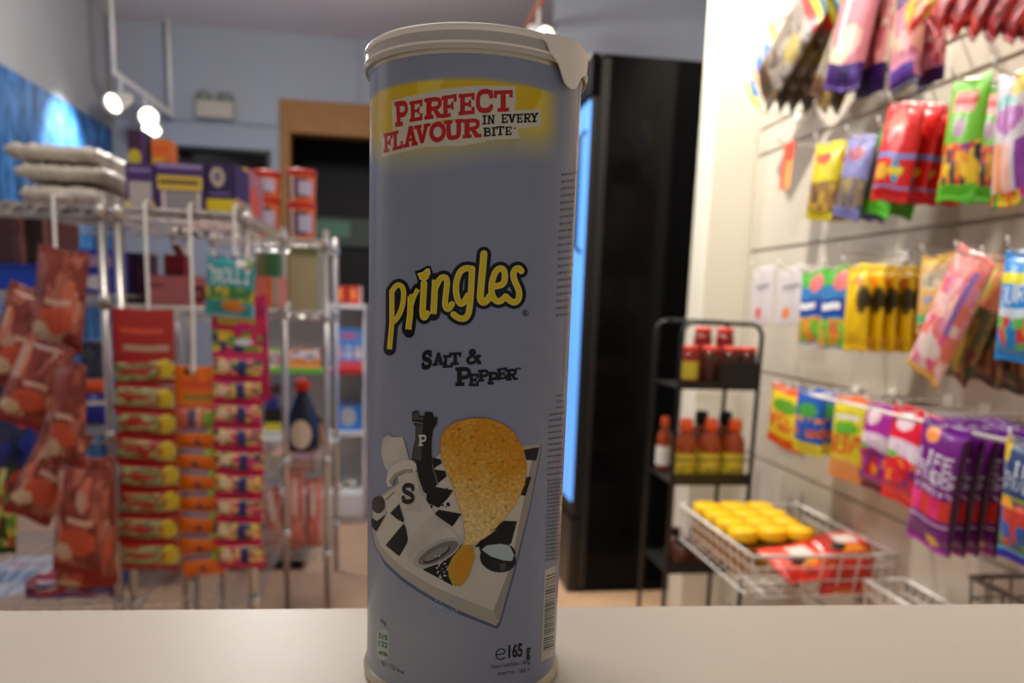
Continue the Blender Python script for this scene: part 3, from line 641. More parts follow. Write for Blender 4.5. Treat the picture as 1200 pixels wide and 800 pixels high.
wallbag('sweet_bag', 'pink bag with a bright purple band near its foot, third in the pink row', 'bag of sweets', (1070, -15), (1058, 104), 34, .945, [('b', (206, 128, 138)), ('n', .1, .7, 4, [(226, 160, 140), (190, 90, 120)], .6), ('r', 0, 0, 1, .18, (74, 36, 90)), ('r', .05, .72, .95, .78, (232, 150, 190)), ('r', .05, .78, .9, .92, (96, 52, 160)), ('r', 0, .92, 1, 1, (50, 18, 70))], t=.026, seed=3)
wallbag('sweet_bag', 'pink bag, farthest right of the pink and purple row', 'bag of sweets', (1096, 0), (1090, 100), 30, .985, [('b', (196, 120, 140)), ('n', .1, .8, 5, [(220, 150, 150), (176, 70, 90), (216, 180, 200)], .6), ('r', 0, .84, 1, 1, (58, 24, 84))], t=.024, seed=4)
redtop = [('b', (150, 16, 14)), ('n', 0, 1, 7, [(190, 24, 24), (110, 8, 8), (214, 60, 40)], .55)]
wallbag('sweet_bag', 'red bag with yellow and orange end, nearest the pink bags at the very top', 'bag of sweets', (1128, -46), (1062, 26), 26, .9, [('b', (226, 70, 40)), ('r', 0, .5, 1, 1, (232, 150, 40)), ('n', 0, 1, 5, [(240, 196, 30), (214, 40, 36), (236, 130, 60)], .6)], t=.016, seed=6)
for k in range(6):
    wallbag('sweet_bag', ['dark red bag hanging just right of the yellow-ended one at the top edge', 'second dark red bag along the top edge of the wall', 'third dark red bag along the top edge of the wall', 'fourth dark red bag along the top edge of the wall', 'fifth dark red bag along the top edge of the wall', 'sixth dark red bag, nearest the right edge of the photo'][k],
            'bag of sweets', (1158+k*24, -70), (1090+k*22, 34+k*3), 26, .9+.004*k, redtop, t=.02, group='dark red bags along the top', seed=10+k, peg=(k == 2))
# second row
wallbag('sweet_bag', 'yellow bag with brown picture, # of the yellow pair in the second row', 'bag of sweets', (974, 166), (958, 258), 32, .95,
        [('b', (214, 196, 20)), ('e', .45, .2, .3, .07, (190, 60, 20)), ('n', .5, .88, 9, [(150, 112, 50), (120, 90, 60), (196, 160, 60)], .85), ('r', 0, .9, 1, 1, (204, 190, 10))], n=2, dX=.035, t=.02, group='yellow bags in the second row', seed=2)
wallbag('sweet_bag', 'lilac-grey bag with brown picture, # of the lilac stack in the second row', 'bag of sweets', (1012, 158), (990, 256), 32, .945,
        [('b', (130, 130, 186)), ('e', .5, .22, .3, .08, (170, 70, 90)), ('n', .5, .85, 9, [(130, 110, 80), (90, 84, 110), (160, 140, 90)], .8), ('r', 0, .92, 1, 1, (110, 110, 170))], n=3, dX=.03, t=.018, group='lilac bags in the second row', seed=3)
wallbag('sweet_bag', 'bright green-footed bag half hidden behind the red ones, # of its pair', 'bag of sweets', (1050, 148), (1024, 252), 36, .965,
        [('b', (60, 140, 50)), ('n', .2, .8, 7, [(90, 90, 130), (60, 120, 60)], .6), ('r', 0, .82, 1, 1, (90, 196, 44))], n=2, dX=.05, t=.016, group='green bags behind the red ones', seed=4)
wallbag('sweet_bag', 'bright red bag with blue stripe, # of the red stack, second row', 'bag of sweets', (1064, 120), (1040, 236), 44, .91,
        [('b', (222, 30, 26)), ('r', 0.12, 0.135, 0.84, 0.198, (244, 120, 100)), ('r', 0, .5, 1, .56, (130, 150, 220)), ('e', .65, .66, .12, .12, (70, 160, 200)), ('e', .65, .66, .2, .07, (232, 210, 40)), ('n', .56, .8, 6, [(226, 60, 40), (230, 190, 60), (222, 30, 26)], .6), ('r', 0, .84, 1, .88, (130, 150, 220))][:1]+
        [('e', .45, .2, .32, .09, (244, 110, 92)), ('r', 0, .5, 1, .56, (130, 150, 220)), ('e', .3, .7, .2, .09, (236, 180, 60)), ('e', .7, .68, .1, .13, (70, 160, 200)), ('e', .7, .68, .2, .05, (232, 210, 40)), ('r', 0, .83, 1, .87, (130, 150, 220))], n=4, dX=.033, t=.03, group='red bags in the second row', seed=5)
wallbag('sweet_bag', 'tall lime green bag with pink badge and fruit picture, # of its pair', 'bag of sweets', (1140, 90), (1118, 236), 44, .89,
        [('b', (116, 196, 44)), ('r', .2, .12, .8, .28, (236, 150, 140)), ('r', 0.24, 0.175, 0.864, 0.22, (200, 30, 40)), ('e', .5, .4, .17, .08, (190, 150, 180)), ('n', .54, .86, 7, [(150, 50, 130), (240, 160, 30), (220, 70, 40), (60, 60, 60), (240, 200, 40)], .95), ('r', 0, .87, 1, 1, (96, 200, 40))], n=2, dX=.055, t=.022, group='lime green bags in the second row', seed=6)
wallbag('sweet_bag', 'white and lilac pack with orange stripes at the right edge, second row', 'bag of sweets', (1192, 82), (1182, 242), 42, .87,
        [('b', (214, 204, 214)), ('r', .5, 0, 1, .2, (232, 200, 90)), ('e', .4, .24, .3, .07, (130, 190, 190)), ('e', .5, .36, .4, .1, (180, 100, 180)), ('r', .1, .54, .38, .94, (246, 160, 110)), ('r', .42, .54, .6, .94, (246, 190, 170)), ('r', .72, .54, .95, .94, (140, 60, 160)), ('n', .9, 1, 8, SW8, .8)], t=.022, seed=7)
o = wallbag('price_tag', 'red and orange paper tag hanging alone on the bright wall', 'tag', (926, 166), (919, 222), 12, 1.06, [('b', (232, 80, 50)), ('r', .4, .4, 1, 1, (246, 160, 90))], t=.002, mat='card', seed=0)
# third row
for nm, lb, x0, x1, dc in (('hanging_card', 'white card pack with a small red drop, left of its twin in the third row', 880, 905, (214, 90, 70)), ('hanging_card', 'white card pack with a small orange drop, right of its twin in the third row', 909, 942, (232, 130, 60))):
    wallbag(nm, lb, 'card pack', ((x0+x1)/2+3, 313), ((x0+x1)/2-2, 381), x1-x0, 1.03 if x0 < 900 else .99, [('b', (206, 200, 200)), ('r', .25, .3, .85, .35, (130, 122, 126)), ('r', .3, .38, .75, .41, (150, 140, 146)), ('e', .4, .78, .14, .1, dc)], t=.006, mat='card', seed=3)
bg = lambda txt: [('b', (60, 130, 190)), ('r', 0, 0, 1, .22, (80, 176, 60)), ('e', .7, .18, .25, .12, (230, 120, 120)), ('r', 0, .38, 1, .62, (30, 70, 160)), ('r', 0.1, 0.457, 0.82, 0.525, (240, 240, 240)), ('n', .64, .96, 6, [(130, 200, 70), (240, 160, 50), (120, 190, 60), (230, 120, 50)], .9)]
wallbag('sweet_bag', 'blue and green bag with white name, left of two beside the yellow stack', 'bag of sweets', (955, 317), (948, 402), 28, .985, bg('SWEDI'), t=.022, seed=2)
wallbag('sweet_bag', 'blue and orange bag with white name band, right one beside the yellow stack', 'bag of sweets', (984, 312), (974, 408), 34, .95, bg('SWEDI'), t=.022, seed=3)
wallbag('sweet_bag', 'plump bright yellow bag, # of the yellow stack in the third row', 'bag of sweets', (1008, 310), (1001, 411), 26, .935, [('b', (242, 198, 4)), ('e', .86, .40, .16, .17, (120, 92, 14)), ('e', .9, .40, .1, .12, (60, 48, 14)), ('e', .6, .2, .3, .06, (236, 150, 10))], n=6, dX=.032, t=.028, group='yellow bags in the third row', seed=4, seal=.1)  # dark ellipses at the right edge paint the shaded gaps between bags
wallbag('snack_pouch', 'tan paper pouch with dark capital letters, behind the pink marshmallow bags', 'pouch', (1102, 298), (1094, 392), 44, 1.0, [('b', (222, 178, 104)), ('r', 0, .02, 1, .1, (236, 190, 70)), ('r', .15, .22, .9, .42, (214, 200, 170)), ('t', .22, .26, .2, .13, 'KE', (46, 46, 40)), ('e', .4, .55, .16, .06, (170, 160, 180)), ('r', 0, .75, .5, .85, (90, 200, 140))], t=.024, seed=2)
mar = [('b', (240, 132, 124)), ('n', .2, 1, 8, [(240, 150, 180), (248, 190, 190), (236, 80, 150), (250, 214, 200), (240, 130, 110)], .75), ('r', .72, .1, .84, .6, (150, 110, 190)), ('e', .45, .75, .35, .1, (240, 220, 216)), ('r', 0, .95, 1, 1, (220, 170, 80))]
wallbag('marshmallow_bag', 'long pink and white marshmallow bag, front one of the leaning stack', 'bag of sweets', (1146, 296), (1080, 440), 46, .88, mar, t=.03, seed=3)
twist = [('b', (150, 130, 90)), ('n', 0, .35, 6, [(240, 150, 110), (230, 200, 90), (170, 200, 120), (240, 170, 130)], .9), ('n', .35, 1, 7, [(70, 84, 50), (150, 120, 50), (120, 46, 60), (96, 100, 60)], .85), ('r', .35, .3, .6, .95, (190, 170, 60))]
wallbag('marshmallow_bag', 'olive-sided twist bag with pastel top, second behind the pink marshmallow front', 'bag of sweets', (1176, 302), (1118, 444), 34, .925, twist, t=.03, seed=4)
wallbag('marshmallow_bag', 'maroon-sided twist bag, third behind the pink marshmallow front', 'bag of sweets', (1184, 312), (1150, 448), 36, .955, twist[:1]+[('n', 0, 1, 7, [(110, 44, 56), (84, 96, 60), (170, 120, 60), (130, 60, 60)], .9)], t=.03, seed=5)
wallbag('marshmallow_bag', 'dark olive twist bag hanging lowest, behind the big blue bag', 'bag of sweets', (1206, 330), (1186, 460), 40, .985, twist[:1]+[('n', 0, 1, 7, [(84, 90, 50), (150, 100, 40), (100, 40, 50)], .9)], t=.03, seed=6)
wallbag('sweet_bag', 'big sky blue bag with yellow band and white name, right edge, third row', 'bag of sweets', (1210, 292), (1196, 424), 64, .84,
        [('b', (30, 140, 220)), ('r', 0, .2, 1, .3, (236, 232, 30)), ('t', .06, .34, .2, .17, 'OUR', (226, 232, 240), .1), ('r', 0, .52, 1, .62, (210, 226, 240)), ('e', .75, .74, .3, .14, (246, 170, 60)), ('n', .6, .88, 7, [(30, 140, 220), (230, 70, 60), (110, 190, 90)], .5)], t=.03, seed=7)
# fourth row
spk = lambda base, foot, txt, tc: [('b', base), ('r', 0, 0, 1, .12, foot), ('e', .5, .32, .34, .13, tc), ('n', .42, .72, 7, [(226, 140, 40), base, (200, 90, 40), base], .7), ('r', 0, .82, 1, 1, foot)]+([('t', .12, .14, .18, .12, txt, (230, 236, 230))] if txt else [])
wallbag('sour_bag', 'yellow bag with orange ends and green badge, first in the lowest row', 'bag of sweets', (926, 454), (918, 524), 42, .97, spk((226, 200, 40), (236, 90, 30), '', (96, 160, 40)), t=.022, seed=1)
wallbag('sour_bag', 'blue bag with yellow foot, # of the blue pair in the lowest row', 'bag of sweets', (952, 457), (945, 532), 34, .945, spk((36, 90, 180), (36, 90, 180), '', (70, 160, 70))+[('r', 0, .8, 1, 1, (222, 210, 40))], n=2, dX=.045, t=.02, group='blue bags in the lowest row', seed=2)
wallbag('sour_bag', 'yellow bag with orange top and peach foot, fourth along the lowest row', 'bag of sweets', (1000, 464), (990, 562), 42, .93, [('b', (230, 216, 40)), ('r', 0, 0, 1, .08, (230, 110, 60)), ('r', 0.12, 0.225, 0.864, 0.27, (220, 226, 220)), ('e', .5, .38, .36, .08, (100, 180, 50)), ('n', .45, .7, 8, [(236, 150, 40), (210, 110, 40)], .6), ('g', .74, 1, (236, 170, 90), (246, 150, 80))], t=.024, seed=3)
sk_ = lambda base, foot: [('b', base), ('e', .35, .16, .2, .09, (240, 214, 226)), ('r', 0, .34, 1, .5, (226, 200, 226)), ('t', .08, .36, .108, .12, 'SKITTLES', (250, 250, 250), -.05), ('e', .15, .52, .2, .06, (110, 200, 70)), ('n', .54, .84, 7, [base, (120, 40, 120), (240, 140, 30), (200, 20, 40), base], .8), ('r', 0, .88, 1, 1, foot)]
wallbag('chewy_sweet_bag', 'violet-pink bag with white name arc, left of the red one in the lowest row', 'bag of sweets', (1036, 474), (1022, 574), 42, .93, sk_((176, 40, 160), (110, 24, 60)), t=.024, seed=4)
wallbag('chewy_sweet_bag', 'scarlet bag with white name arc and rainbow, middle of the lowest row', 'bag of sweets', (1076, 480), (1058, 592), 58, .905, sk_((232, 30, 60), (246, 40, 40)), t=.026, seed=5)
ls = lambda base, t2: [('b', base), ('r', 0, 0, 1, .08, t2), ('e', .3, .12, .16, .06, (240, 150, 80)), ('t', .1, .24, .2, .11, 'LIFE', (236, 236, 246)), ('t', .06, .37, .15, .1, 'SAVERS', (236, 236, 246)), ('t', .12, .5, .12, .05, 'GUMMIES', (240, 220, 240)), ('n', .56, .74, 5, [(230, 40, 120), (220, 60, 50), (240, 60, 140)], .8), ('r', 0, .76, 1, .79, (214, 190, 230)), ('e', .6, .92, .14, .04, (244, 200, 80)), ('r', 0, .97, 1, 1, (200, 60, 190)), ('r', .93, .08, 1, 1, (60, 14, 50))]  # dark purple right edge paints the shaded side of the stacked bags
wallbag('gummy_bag', 'purple and pink ring-gummy bag, # of the purple stack in the lowest row', 'bag of sweets', (1110, 496), (1086, 640), 56, .89, ls((116, 30, 130), (120, 30, 150)), n=6, dX=.027, t=.027, group='purple bags in the lowest row', seed=6)
wallbag('gummy_bag', 'navy blue ring-gummy bag with fruit at its foot, at the right edge, lowest row', 'bag of sweets', (1212, 516), (1200, 662), 68, .85, [('b', (44, 66, 110)), ('r', 0, 0, .14, .2, (220, 190, 60)), ('t', .06, .18, .2, .12, 'LIFE', (200, 210, 220)), ('t', .04, .32, .15, .1, 'SAVERS', (190, 200, 214)), ('r', 0, .46, 1, .5, (150, 150, 60)), ('e', .2, .6, .2, .12, (246, 170, 60)), ('e', .5, .62, .2, .1, (240, 120, 90)), ('n', .56, .88, 6, [(60, 140, 60), (200, 60, 50), (30, 90, 170)], .7), ('r', 0, .9, 1, .94, (60, 190, 220)), ('r', 0, .94, 1, 1, (50, 40, 180))], t=.026, seed=7)
# pegs: a wire from the groove, out through the bag's hole, tip bent up
for i, (py, pz, X, n, lb) in enumerate(WP):
    bm = TB([(XR+.002, py, pz-.0), (XR-.01, py, pz), (X-.02, py, pz), (X-.034, py, pz+.006), (X-.04, py, pz+.022)], .0022, 6)
    t = thing('peg_hook', 'white peg carrying the '+lb.split(',')[0], 'hook', (0, 0, 0), group='wire pegs on the slatted wall')
    obj('wire', bm, M['whitewire'], t, smooth=True); obj('back_plate', BX((XR-.004, py-.014, pz-.012), (XR, py+.014, pz+.012)), M['whitewire'], t)
for i, (x, y, L) in enumerate(((935, 137, .10), (1090, 92, .16), (1034, 112, .14), (1140, 296, .12), (1062, 300, .15), (925, 455, .1))):
    p = atX(x, y, XR); t = thing('peg_hook', 'empty white peg '+['right of the small orange paper tag', 'above the tall lime green bag', 'left of the bright red bags, second row', 'above the pink marshmallow bag', 'above the yellow stack, third row', 'at the left end of the lowest row'][i], 'hook', group='empty wire pegs')
    obj('wire', TB([(XR+.002, p.y, p.z), (XR-L, p.y, p.z), (XR-L-.012, p.y, p.z+.006), (XR-L-.016, p.y, p.z+.024)], .0022, 6), M['whitewire'], t, smooth=True)
    obj('back_plate', BX((XR-.004, p.y-.014, p.z-.012), (XR, p.y+.014, p.z+.012)), M['whitewire'], t)
a, b = atX(950, 461, .90), atX(1205, 519, .90); z_ = (a.z+b.z)/2-.004
bm = TB([(.90, a.y, a.z-.003), (.90, b.y, a.z-.003)], .0035, 8)
t = thing('hang_rail', 'straight white rail running in front of the lowest row of bags', 'rail'); obj('bar', bm, M['whitewire'], t, smooth=True)
bm = bmesh.new()
for yy in (a.y, (a.y+b.y)/2, b.y): tube(bm, [(.90, yy, a.z-.003), (XR, yy, a.z-.003)], .003)
obj('bracket', bm, M['whitewire'], t, smooth=True)

# wire basket of tubs and red packs on the wall
zr = .545; zb = .45
c0 = atZ(807, 598, zr); c1 = atZ(893, 661, zr); c2 = atZ(1023, 643, zr)
bx0, bx1 = (c0.x+c1.x)/2, XR-.004; by1, by0 = (c0.y+atZ(915, 585, zr).y)/2, (c1.y+c2.y)/2
def wire_basket(name, label, x0, x1, y0, y1, z0, z1, mat, nx=8, ny=11, r=.003):
    t = thing(name, label, 'basket', ((x0+x1)/2, (y0+y1)/2, z0)); o = Vector(t.location); s = .015
    q = lambda x, y, z: Vector((x, y, z))-o
    obj('rim', TB([q(x0, y0, z1), q(x1, y0, z1), q(x1, y1, z1), q(x0, y1, z1)], r*1.7, 8, True), mat, t, smooth=True)
    bm = bmesh.new()
    for i in range(ny+1): y = y0+(y1-y0)*i/ny; tube(bm, [q(x0, y, z1), q(x0+s, y, z0), q(x1-s*.2, y, z0), q(x1, y, z1)], r*.7, 5)
    for i in range(nx+1): x = x0+(x1-x0)*i/nx; tube(bm, [q(x, y0, z1), q(x, y0+s, z0), q(x, y1-s, z0), q(x, y1, z1)], r*.7, 5)
    for k in (.35, .7):
        z = z0+(z1-z0)*k; g = s*(1-k); tube(bm, [q(x0+g, y0+g, z), q(x1, y0+g, z), q(x1, y1-g, z), q(x0+g, y1-g, z)], r*.7, 5, True)
    obj('wire_mesh', bm, mat, t); return t
wire_basket('wire_basket', 'white wire basket on the right wall holding yellow-lidded tubs and red packs', bx0, bx1, by0, by1, zb, zr, M['whitewire'])
p = atX(1078, 640, XR)
wire_basket('wire_basket', 'empty white wire basket low on the right wall, right of the red packs', XR-.10, XR-.004, by0-.27, by0-.04, .40, .50, M['whitewire'], 3, 8)
p = atX(1185, 680, XR-.1)
wire_basket('wire_basket', 'dark grey wire basket at the bottom right corner behind the counter edge', XR-.16, XR-.004, p.y-.30, p.y+.02, p.z-.12, p.z, pm('dark_wire', (96, 88, 82), .4), 4, 9)
# tubs
def tub(loc, label):
    t = thing('sweet_tub', label, 'tub', loc, group='yellow-lidded tubs in the wire basket')
    obj('tub_body', LA([(0, 0), (.031, 0), (.0335, .004), (.034, .07), (.034, .078), (0, .078)], 20), M['jar'], t, smooth=True)
    obj('band', LA([(.0341, .070), (.0354, .071), (.0354, .078), (.0341, .079)], 20), M['blackband'], t)
    obj('lid', LA([(0, .108), (.032, .108), (.0362, .105), (.0368, .084), (.0362, .0795), (0, .0795)], 20), M['yellow'], t, smooth=True)
    return t
def dup(root, loc, label):
    r = root.copy(); COL.objects.link(r); r.location = loc; r['label'] = label
    for ch in list(root.children): c = ch.copy(); COL.objects.link(c); c.parent = r
    return r
rows = ['back', 'second', 'third', 'front']; first = None; i = 0
tx0 = bx0+.042; ty1 = by1-.05
for r_ in range(4):
    for c in range(3):
        yy = ty1-.076*r_; xx = tx0+.077*c+.014
        lab = 'yellow-lidded tub in the wire basket, %s row from the far end, %s from the aisle' % (['farthest', 'second', 'third', 'nearest'][r_], ['first', 'second', 'third'][c])
        if first is None: first = tub((xx, yy, zb+.004), lab)
        else: dup(first, (xx, yy, zb+.004), lab)
# a clear pack of cups against the aisle side, two red packs
def redpack(loc, rot, label, seed):
    me = pillow_mesh('red_pack', .17, .12, .045, [('b', (238, 58, 40)), ('r', .3, .2, .72, .52, (232, 214, 208)), ('e', .55, .7, .25, .12, (240, 150, 40)), ('e', .3, .6, .12, .12, (30, 24, 24)), ('n', .75, .95, 7, [(238, 58, 40), (200, 36, 24)], .6)], M['foil'], seed)
    o = mobj('red_pack', me, loc, rot); tag(o, label, 'pack of sweets', 'red packs in the wire basket')
for (px_, py_, zz, rz, lb, sd) in ((928, 652, zb+.075, 20, 'bright red pack lying nearest the aisle corner of the wire basket', 1), (985, 636, zb+.085, 6, 'bright red pack with white panel lying against the wall side of the basket', 2)):
    p = atZ(px_, py_, zz); redpack((p.x, p.y+.05, zz+.01), (R(-68), 0, R(rz)), lb, sd)
me = pillow_mesh('red_pack', .15, .10, .045, [('b', (200, 36, 26)), ('n', 0, 1, 6, [(228, 60, 40), (190, 30, 22), (236, 130, 60)], .5)], M['foil'], 3)
p = atZ(1000, 660, zb+.03); tag(mobj('red_pack', me, (min(p.x, XR-.1), by0+.05, zb+.085), (R(-15), 0, R(5))), 'darker red pack standing along the near side of the wire basket', 'pack of sweets', 'red packs in the wire basket')

# ================================================================== COOLER AND BLACK RACK
t = thing('drinks_cooler', 'tall glossy black drinks cooler with blue-lit door, behind the can', 'cooler', (.885, 3.07, 0))
x0, x1, y0, y1, H = .652-.885, 1.112-.885, 2.75-3.07, 3.39-3.07, 1.958
obj('cabinet', BX((x0+.03, y0, 0), (x1, y1, H)), M['cooler'], t, bevel=.012)
obj('door_frame', BX((x0+.001, y0+.004, .30), (x0+.03, y1-.004, H-.14)), M['black'], t, bevel=.003)
obj('lit_panel', BX((x0-.006, y0+.006, .36), (x0, y1-.012, H-.16)), M['bluelit'], t)['label'] = 'blue glowing glass door'
obj('handle', TB([(x0-.006, y0+.03, 1.70), (x0-.03, y0+.03, 1.68), (x0-.03, y0+.03, 1.30), (x0-.006, y0+.03, 1.28)], .008), M['black'], t, smooth=True)
obj('header', BX((x0-.008, y0, H-.15), (x0+.03, y1, H)), M['cooler'], t, bevel=.01)
obj('plinth', BX((x0-.004, y0+.004, .0), (x0+.028, y1-.004, .29)), M['black'], t)
obj('side_trim', BX((x0+.03, y0-.006, .02), (x0+.06, y0, H-.02)), M['black'], t)

RY0, RY1 = 2.05, 2.27
def rx(x, y=500, Y=RY0): return atY(x, y, Y).x
xl, xr = rx(792), rx(884)
zt = atY(880, 380, RY0).z; shz = [atY(840, 455, RY0).z, atY(835, 567, RY0).z, atY(830, 670, RY0).z]
t = thing('display_rack', 'black wire display rack with three shelves of sauces and jars', 'rack', ((xl+xr)/2, (RY0+RY1)/2, 0)); o_ = Vector(t.location)
q = lambda x, y, z: Vector((x, y, z))-o_
for y in (RY0, RY1):
    obj('side_frame', TB([q(xl, y, 0), q(xl, y, zt-.03), q(xl+.01, y, zt-.008), q(xl+.03, y, zt), q(xr-.03, y, zt), q(xr-.01, y, zt-.008), q(xr, y, zt-.03), q(xr, y, 0)], .0065, 8), M['black'], t, smooth=True)
for zz in shz:
    bm = bmesh.new(); box(bm, q(xl, RY0, zz-.004), q(xr, RY1, zz)); box(bm, q(xl, RY0-.002, zz-.004), q(xr, RY0+.002, zz+.03 if zz < shz[0] else zz+.018)); box(bm, q(rx(838), RY0-.003, zz), q(xr, RY0+.003, zz+.075)) if zz == shz[0] else None
    tube(bm, [q(xl, RY0, zz+.07), q(xr, RY0, zz+.07)], .003, 6) if zz < shz[0] else None
    obj('shelf', bm, M['black'], t)
for xq, zq_ in ((xl+.03, zt), (xr-.03, zt)): obj('cross_bar', TB([q(xq, RY0, zq_), q(xq, RY1, zq_)], .005), M['black'], t)
# top shelf: red jars and dark jars
def jar(name, label, x, y, z, r, h, body, cap, band=None, group=None, caph=.018):
    t = thing(name, label, 'jar', (x, y, z), group=group)
    obj('jar_body', LA([(0, 0), (r*.95, 0), (r, .004), (r, h*.8), (r*.86, h-caph), (0, h-caph)], 20), body, t, smooth=True)
    obj('lid', LA([(0, h), (r*.84, h), (r*.9, h-.003), (r*.9, h-caph+.001), (0, h-caph+.001)], 20), cap, t, smooth=True)
    if band: obj('label', LA([(r+.0008, h*.18), (r+.0008, h*.62)], 20), band, t)
    return t
redm = pm('red_sauce', (120, 16, 12), .3); pinkcap = pm('salmon_cap', (226, 72, 60), .4); brnm = pm('brown_jar', (60, 26, 14), .2)
ytag = pm('yellow_label', (206, 186, 50), .5)
k = 0
for j, (x_, y_) in enumerate(((808, 2.10), (832, 2.10), (856, 2.10), (876, 2.10), (822, 2.20), (848, 2.20))):
    hh = .115 if j < 4 else .165
    jar('spice_jar', ['red jar with yellow label, leftmost on the rack top shelf', 'red-capped dark jar, second on the rack top shelf', 'red-capped dark jar, third on the rack top shelf', 'red-capped dark jar at the right post of the rack', 'taller red jar standing behind on the left of the rack top shelf', 'taller red jar standing behind in the middle of the rack top shelf'][j],
        rx(x_, 420, y_), y_, shz[0]+.001, .027, hh, redm if j in (0, 4, 5) else brnm, pinkcap, ytag if j == 0 else None, 'jars on the rack top shelf')
# middle shelf: bottles
def bottle(name, label, x, y, z, r, h, body, cap, band, group=None):
    t = thing(name, label, 'bottle', (x, y, z), group=group)
    obj('bottle_body', LA([(0, 0), (r*.92, 0), (r, .005), (r, h*.34), (r*.93, h*.42), (r, h*.56), (r*.9, h*.67), (r*.5, h*.78), (r*.42, h*.84), (0, h*.84)], 20), body, t, smooth=True)
    obj('cap', LA([(0, h), (r*.5, h), (r*.56, h-.003), (r*.6, h*.80), (r*.45, h*.80)], 20), cap, t, smooth=True)
    obj('label', LA([(r+.001, h*.10), (r+.001, h*.46)], 20), band, t)
    return t
for j, (x_, y_, cp) in enumerate(((803, 2.095, 'orange'), (832, 2.10, 'orange'), (860, 2.10, 'orange'), (820, 2.2, 'black'), (848, 2.2, 'black'))):
    bottle('sauce_bottle', ['amber sauce bottle with orange cap, left of the front three on the black rack', 'amber sauce bottle with orange cap, middle of the front three', 'amber sauce bottle with orange cap, right of the front three', 'black-capped sauce bottle behind the left orange caps', 'black-capped sauce bottle behind the right orange caps'][j],
           rx(x_, 520, y_), y_, shz[1]+.001, .033, .182 if cp == 'orange' else .19, M['amber'], M[cp], ytag, 'sauce bottles on the black rack')
bottle('sauce_bottle', 'amber bottle standing at the aisle end, left of the black rack post', rx(783, 525, 2.2), 2.24, shz[1]+.001, .022, .165, M['amber'], M['orange'], M['white'], None)
# lower shelf: nut jars
for j, (x_, y_) in enumerate(((800, 2.09), (822, 2.10), (842, 2.10), (790, 2.19), (815, 2.2))):
    jar('nut_jar', ['squat brown nut jar nearest the left post on the lowest rack shelf', 'squat brown nut jar, second on the lowest rack shelf', 'squat brown nut jar, third on the lowest rack shelf', 'squat nut jar behind on the left of the lowest rack shelf', 'squat nut jar behind in the middle of the lowest rack shelf'][j],
        rx(x_, 640, y_), y_, shz[2]+.001, .024, .09, pm('nut_brown', (110, 58, 26), .3, var=.35, scale=90), M['black'], None, 'nut jars on the lowest rack shelf')

# ================================================================== LEFT RACKS
def wire_rack(label, x0, x1, y0, y1, h, shelves, cat='rack'):
    t = thing('wire_rack', label, cat, ((x0+x1)/2, (y0+y1)/2, 0)); o = Vector(t.location); q = lambda x, y, z: Vector((x, y, z))-o
    for x in (x0, x1):
        for y in (y0, y1):
            p = obj('post', TB([q(x, y, .0), q(x, y, h)], .0105, 12), M['chrome'], t, smooth=True)
            for zz in shelves: obj('collar', TB([q(x, y, zz-.028), q(x, y, zz+.006)], .0145, 12), M['chrome'], p, smooth=True)
    for zz in shelves:
        bm = bmesh.new()
        for dz in (0, -.024): tube(bm, [q(x0, y0, zz+dz), q(x1, y0, zz+dz), q(x1, y1, zz+dz), q(x0, y1, zz+dz)], .0032, 6, True)
        n = int((y1-y0)/.026)
        for i in range(1, n): y = y0+(y1-y0)*i/n; tube(bm, [q(x0, y, zz+.002), q(x1, y, zz+.002)], .0016, 5)
        m_ = max(2, int((x1-x0)/.05))
        for x, a, b in [(x0+(x1-x0)*i/m_, y0, y1) for i in range(1, m_)]: tube(bm, [q(x, a, zz-.005), q(x, b, zz-.005)], .0024, 5)
        for i in range(m_*2):
            for y in (y0, y1): xx = x0+(x1-x0)*i/(m_*2); d = (x1-x0)/(m_*2); tube(bm, [q(xx, y, zz if i % 2 else zz-.024), q(xx+d, y, zz-.024 if i % 2 else zz)], .002, 5)
        obj('wire_shelf', bm, M['chrome'], t)
    return t
AX0, AX1, AY0, AY1, AZ = -.668, -.372, 2.0, 2.6, 1.285
wire_rack('chrome wire rack end-on in the middle left, candy strips hung on its front', AX0, AX1, AY0, AY1, AZ+.02, [AZ, 1.05, .55, .30])
wire_rack('chrome wire rack cut off by the left edge, silver packs on its top shelf', -1.32, -.705, 2.0, 2.6, AZ+.02, [AZ, 1.075, .74, .30])
wire_rack('chrome wire rack farthest back, two crisp tubs on top and a beige box inside', -.60, -.243, 2.66, 3.04, 1.31, [1.275, 1.036, .54, .205])

def front(name, label, cat, x0, y0, x1, y1, Y, d, design, z=None, side=None, top=None, group=None, mat='card', rz=0):
    """a printed carton whose front face is seen in the box x0..x1, y0..y1"""
    xm, ym = (x0+x1)/2, (y0+y1)/2; a, b = atY(x0, ym, Y), atY(x1, ym, Y); zt = atY(xm, y0, Y).z; zb_ = z if z is not None else atY(xm, y1, Y).z
    wd = (b.x-a.x)/math.cos(rz)
    o = obj(name, carton_bm(wd, d, zt-zb_, design, side, top), M[mat], bevel=.0015, loc=((a.x+b.x)/2, Y+d/2, zb_)); o.rotation_euler = (0, 0, rz)
    return tag(o, label, cat, group)
ZT = AZ+.006
pu, pd = (72, 44, 112), (44, 26, 76)
front('candy_carton', 'purple carton with pale square panel, left of the three on the wire rack top', 'carton', 147, 191, 180, 236, 2.03, .16, [('b', pu), ('r', .1, .1, .9, .2, (140, 120, 170)), ('r', .1, .42, .92, 1, (186, 176, 178)), ('r', 0, .86, .1, 1, (226, 200, 30)), ('r', .92, .86, 1, 1, (226, 200, 30))], ZT)
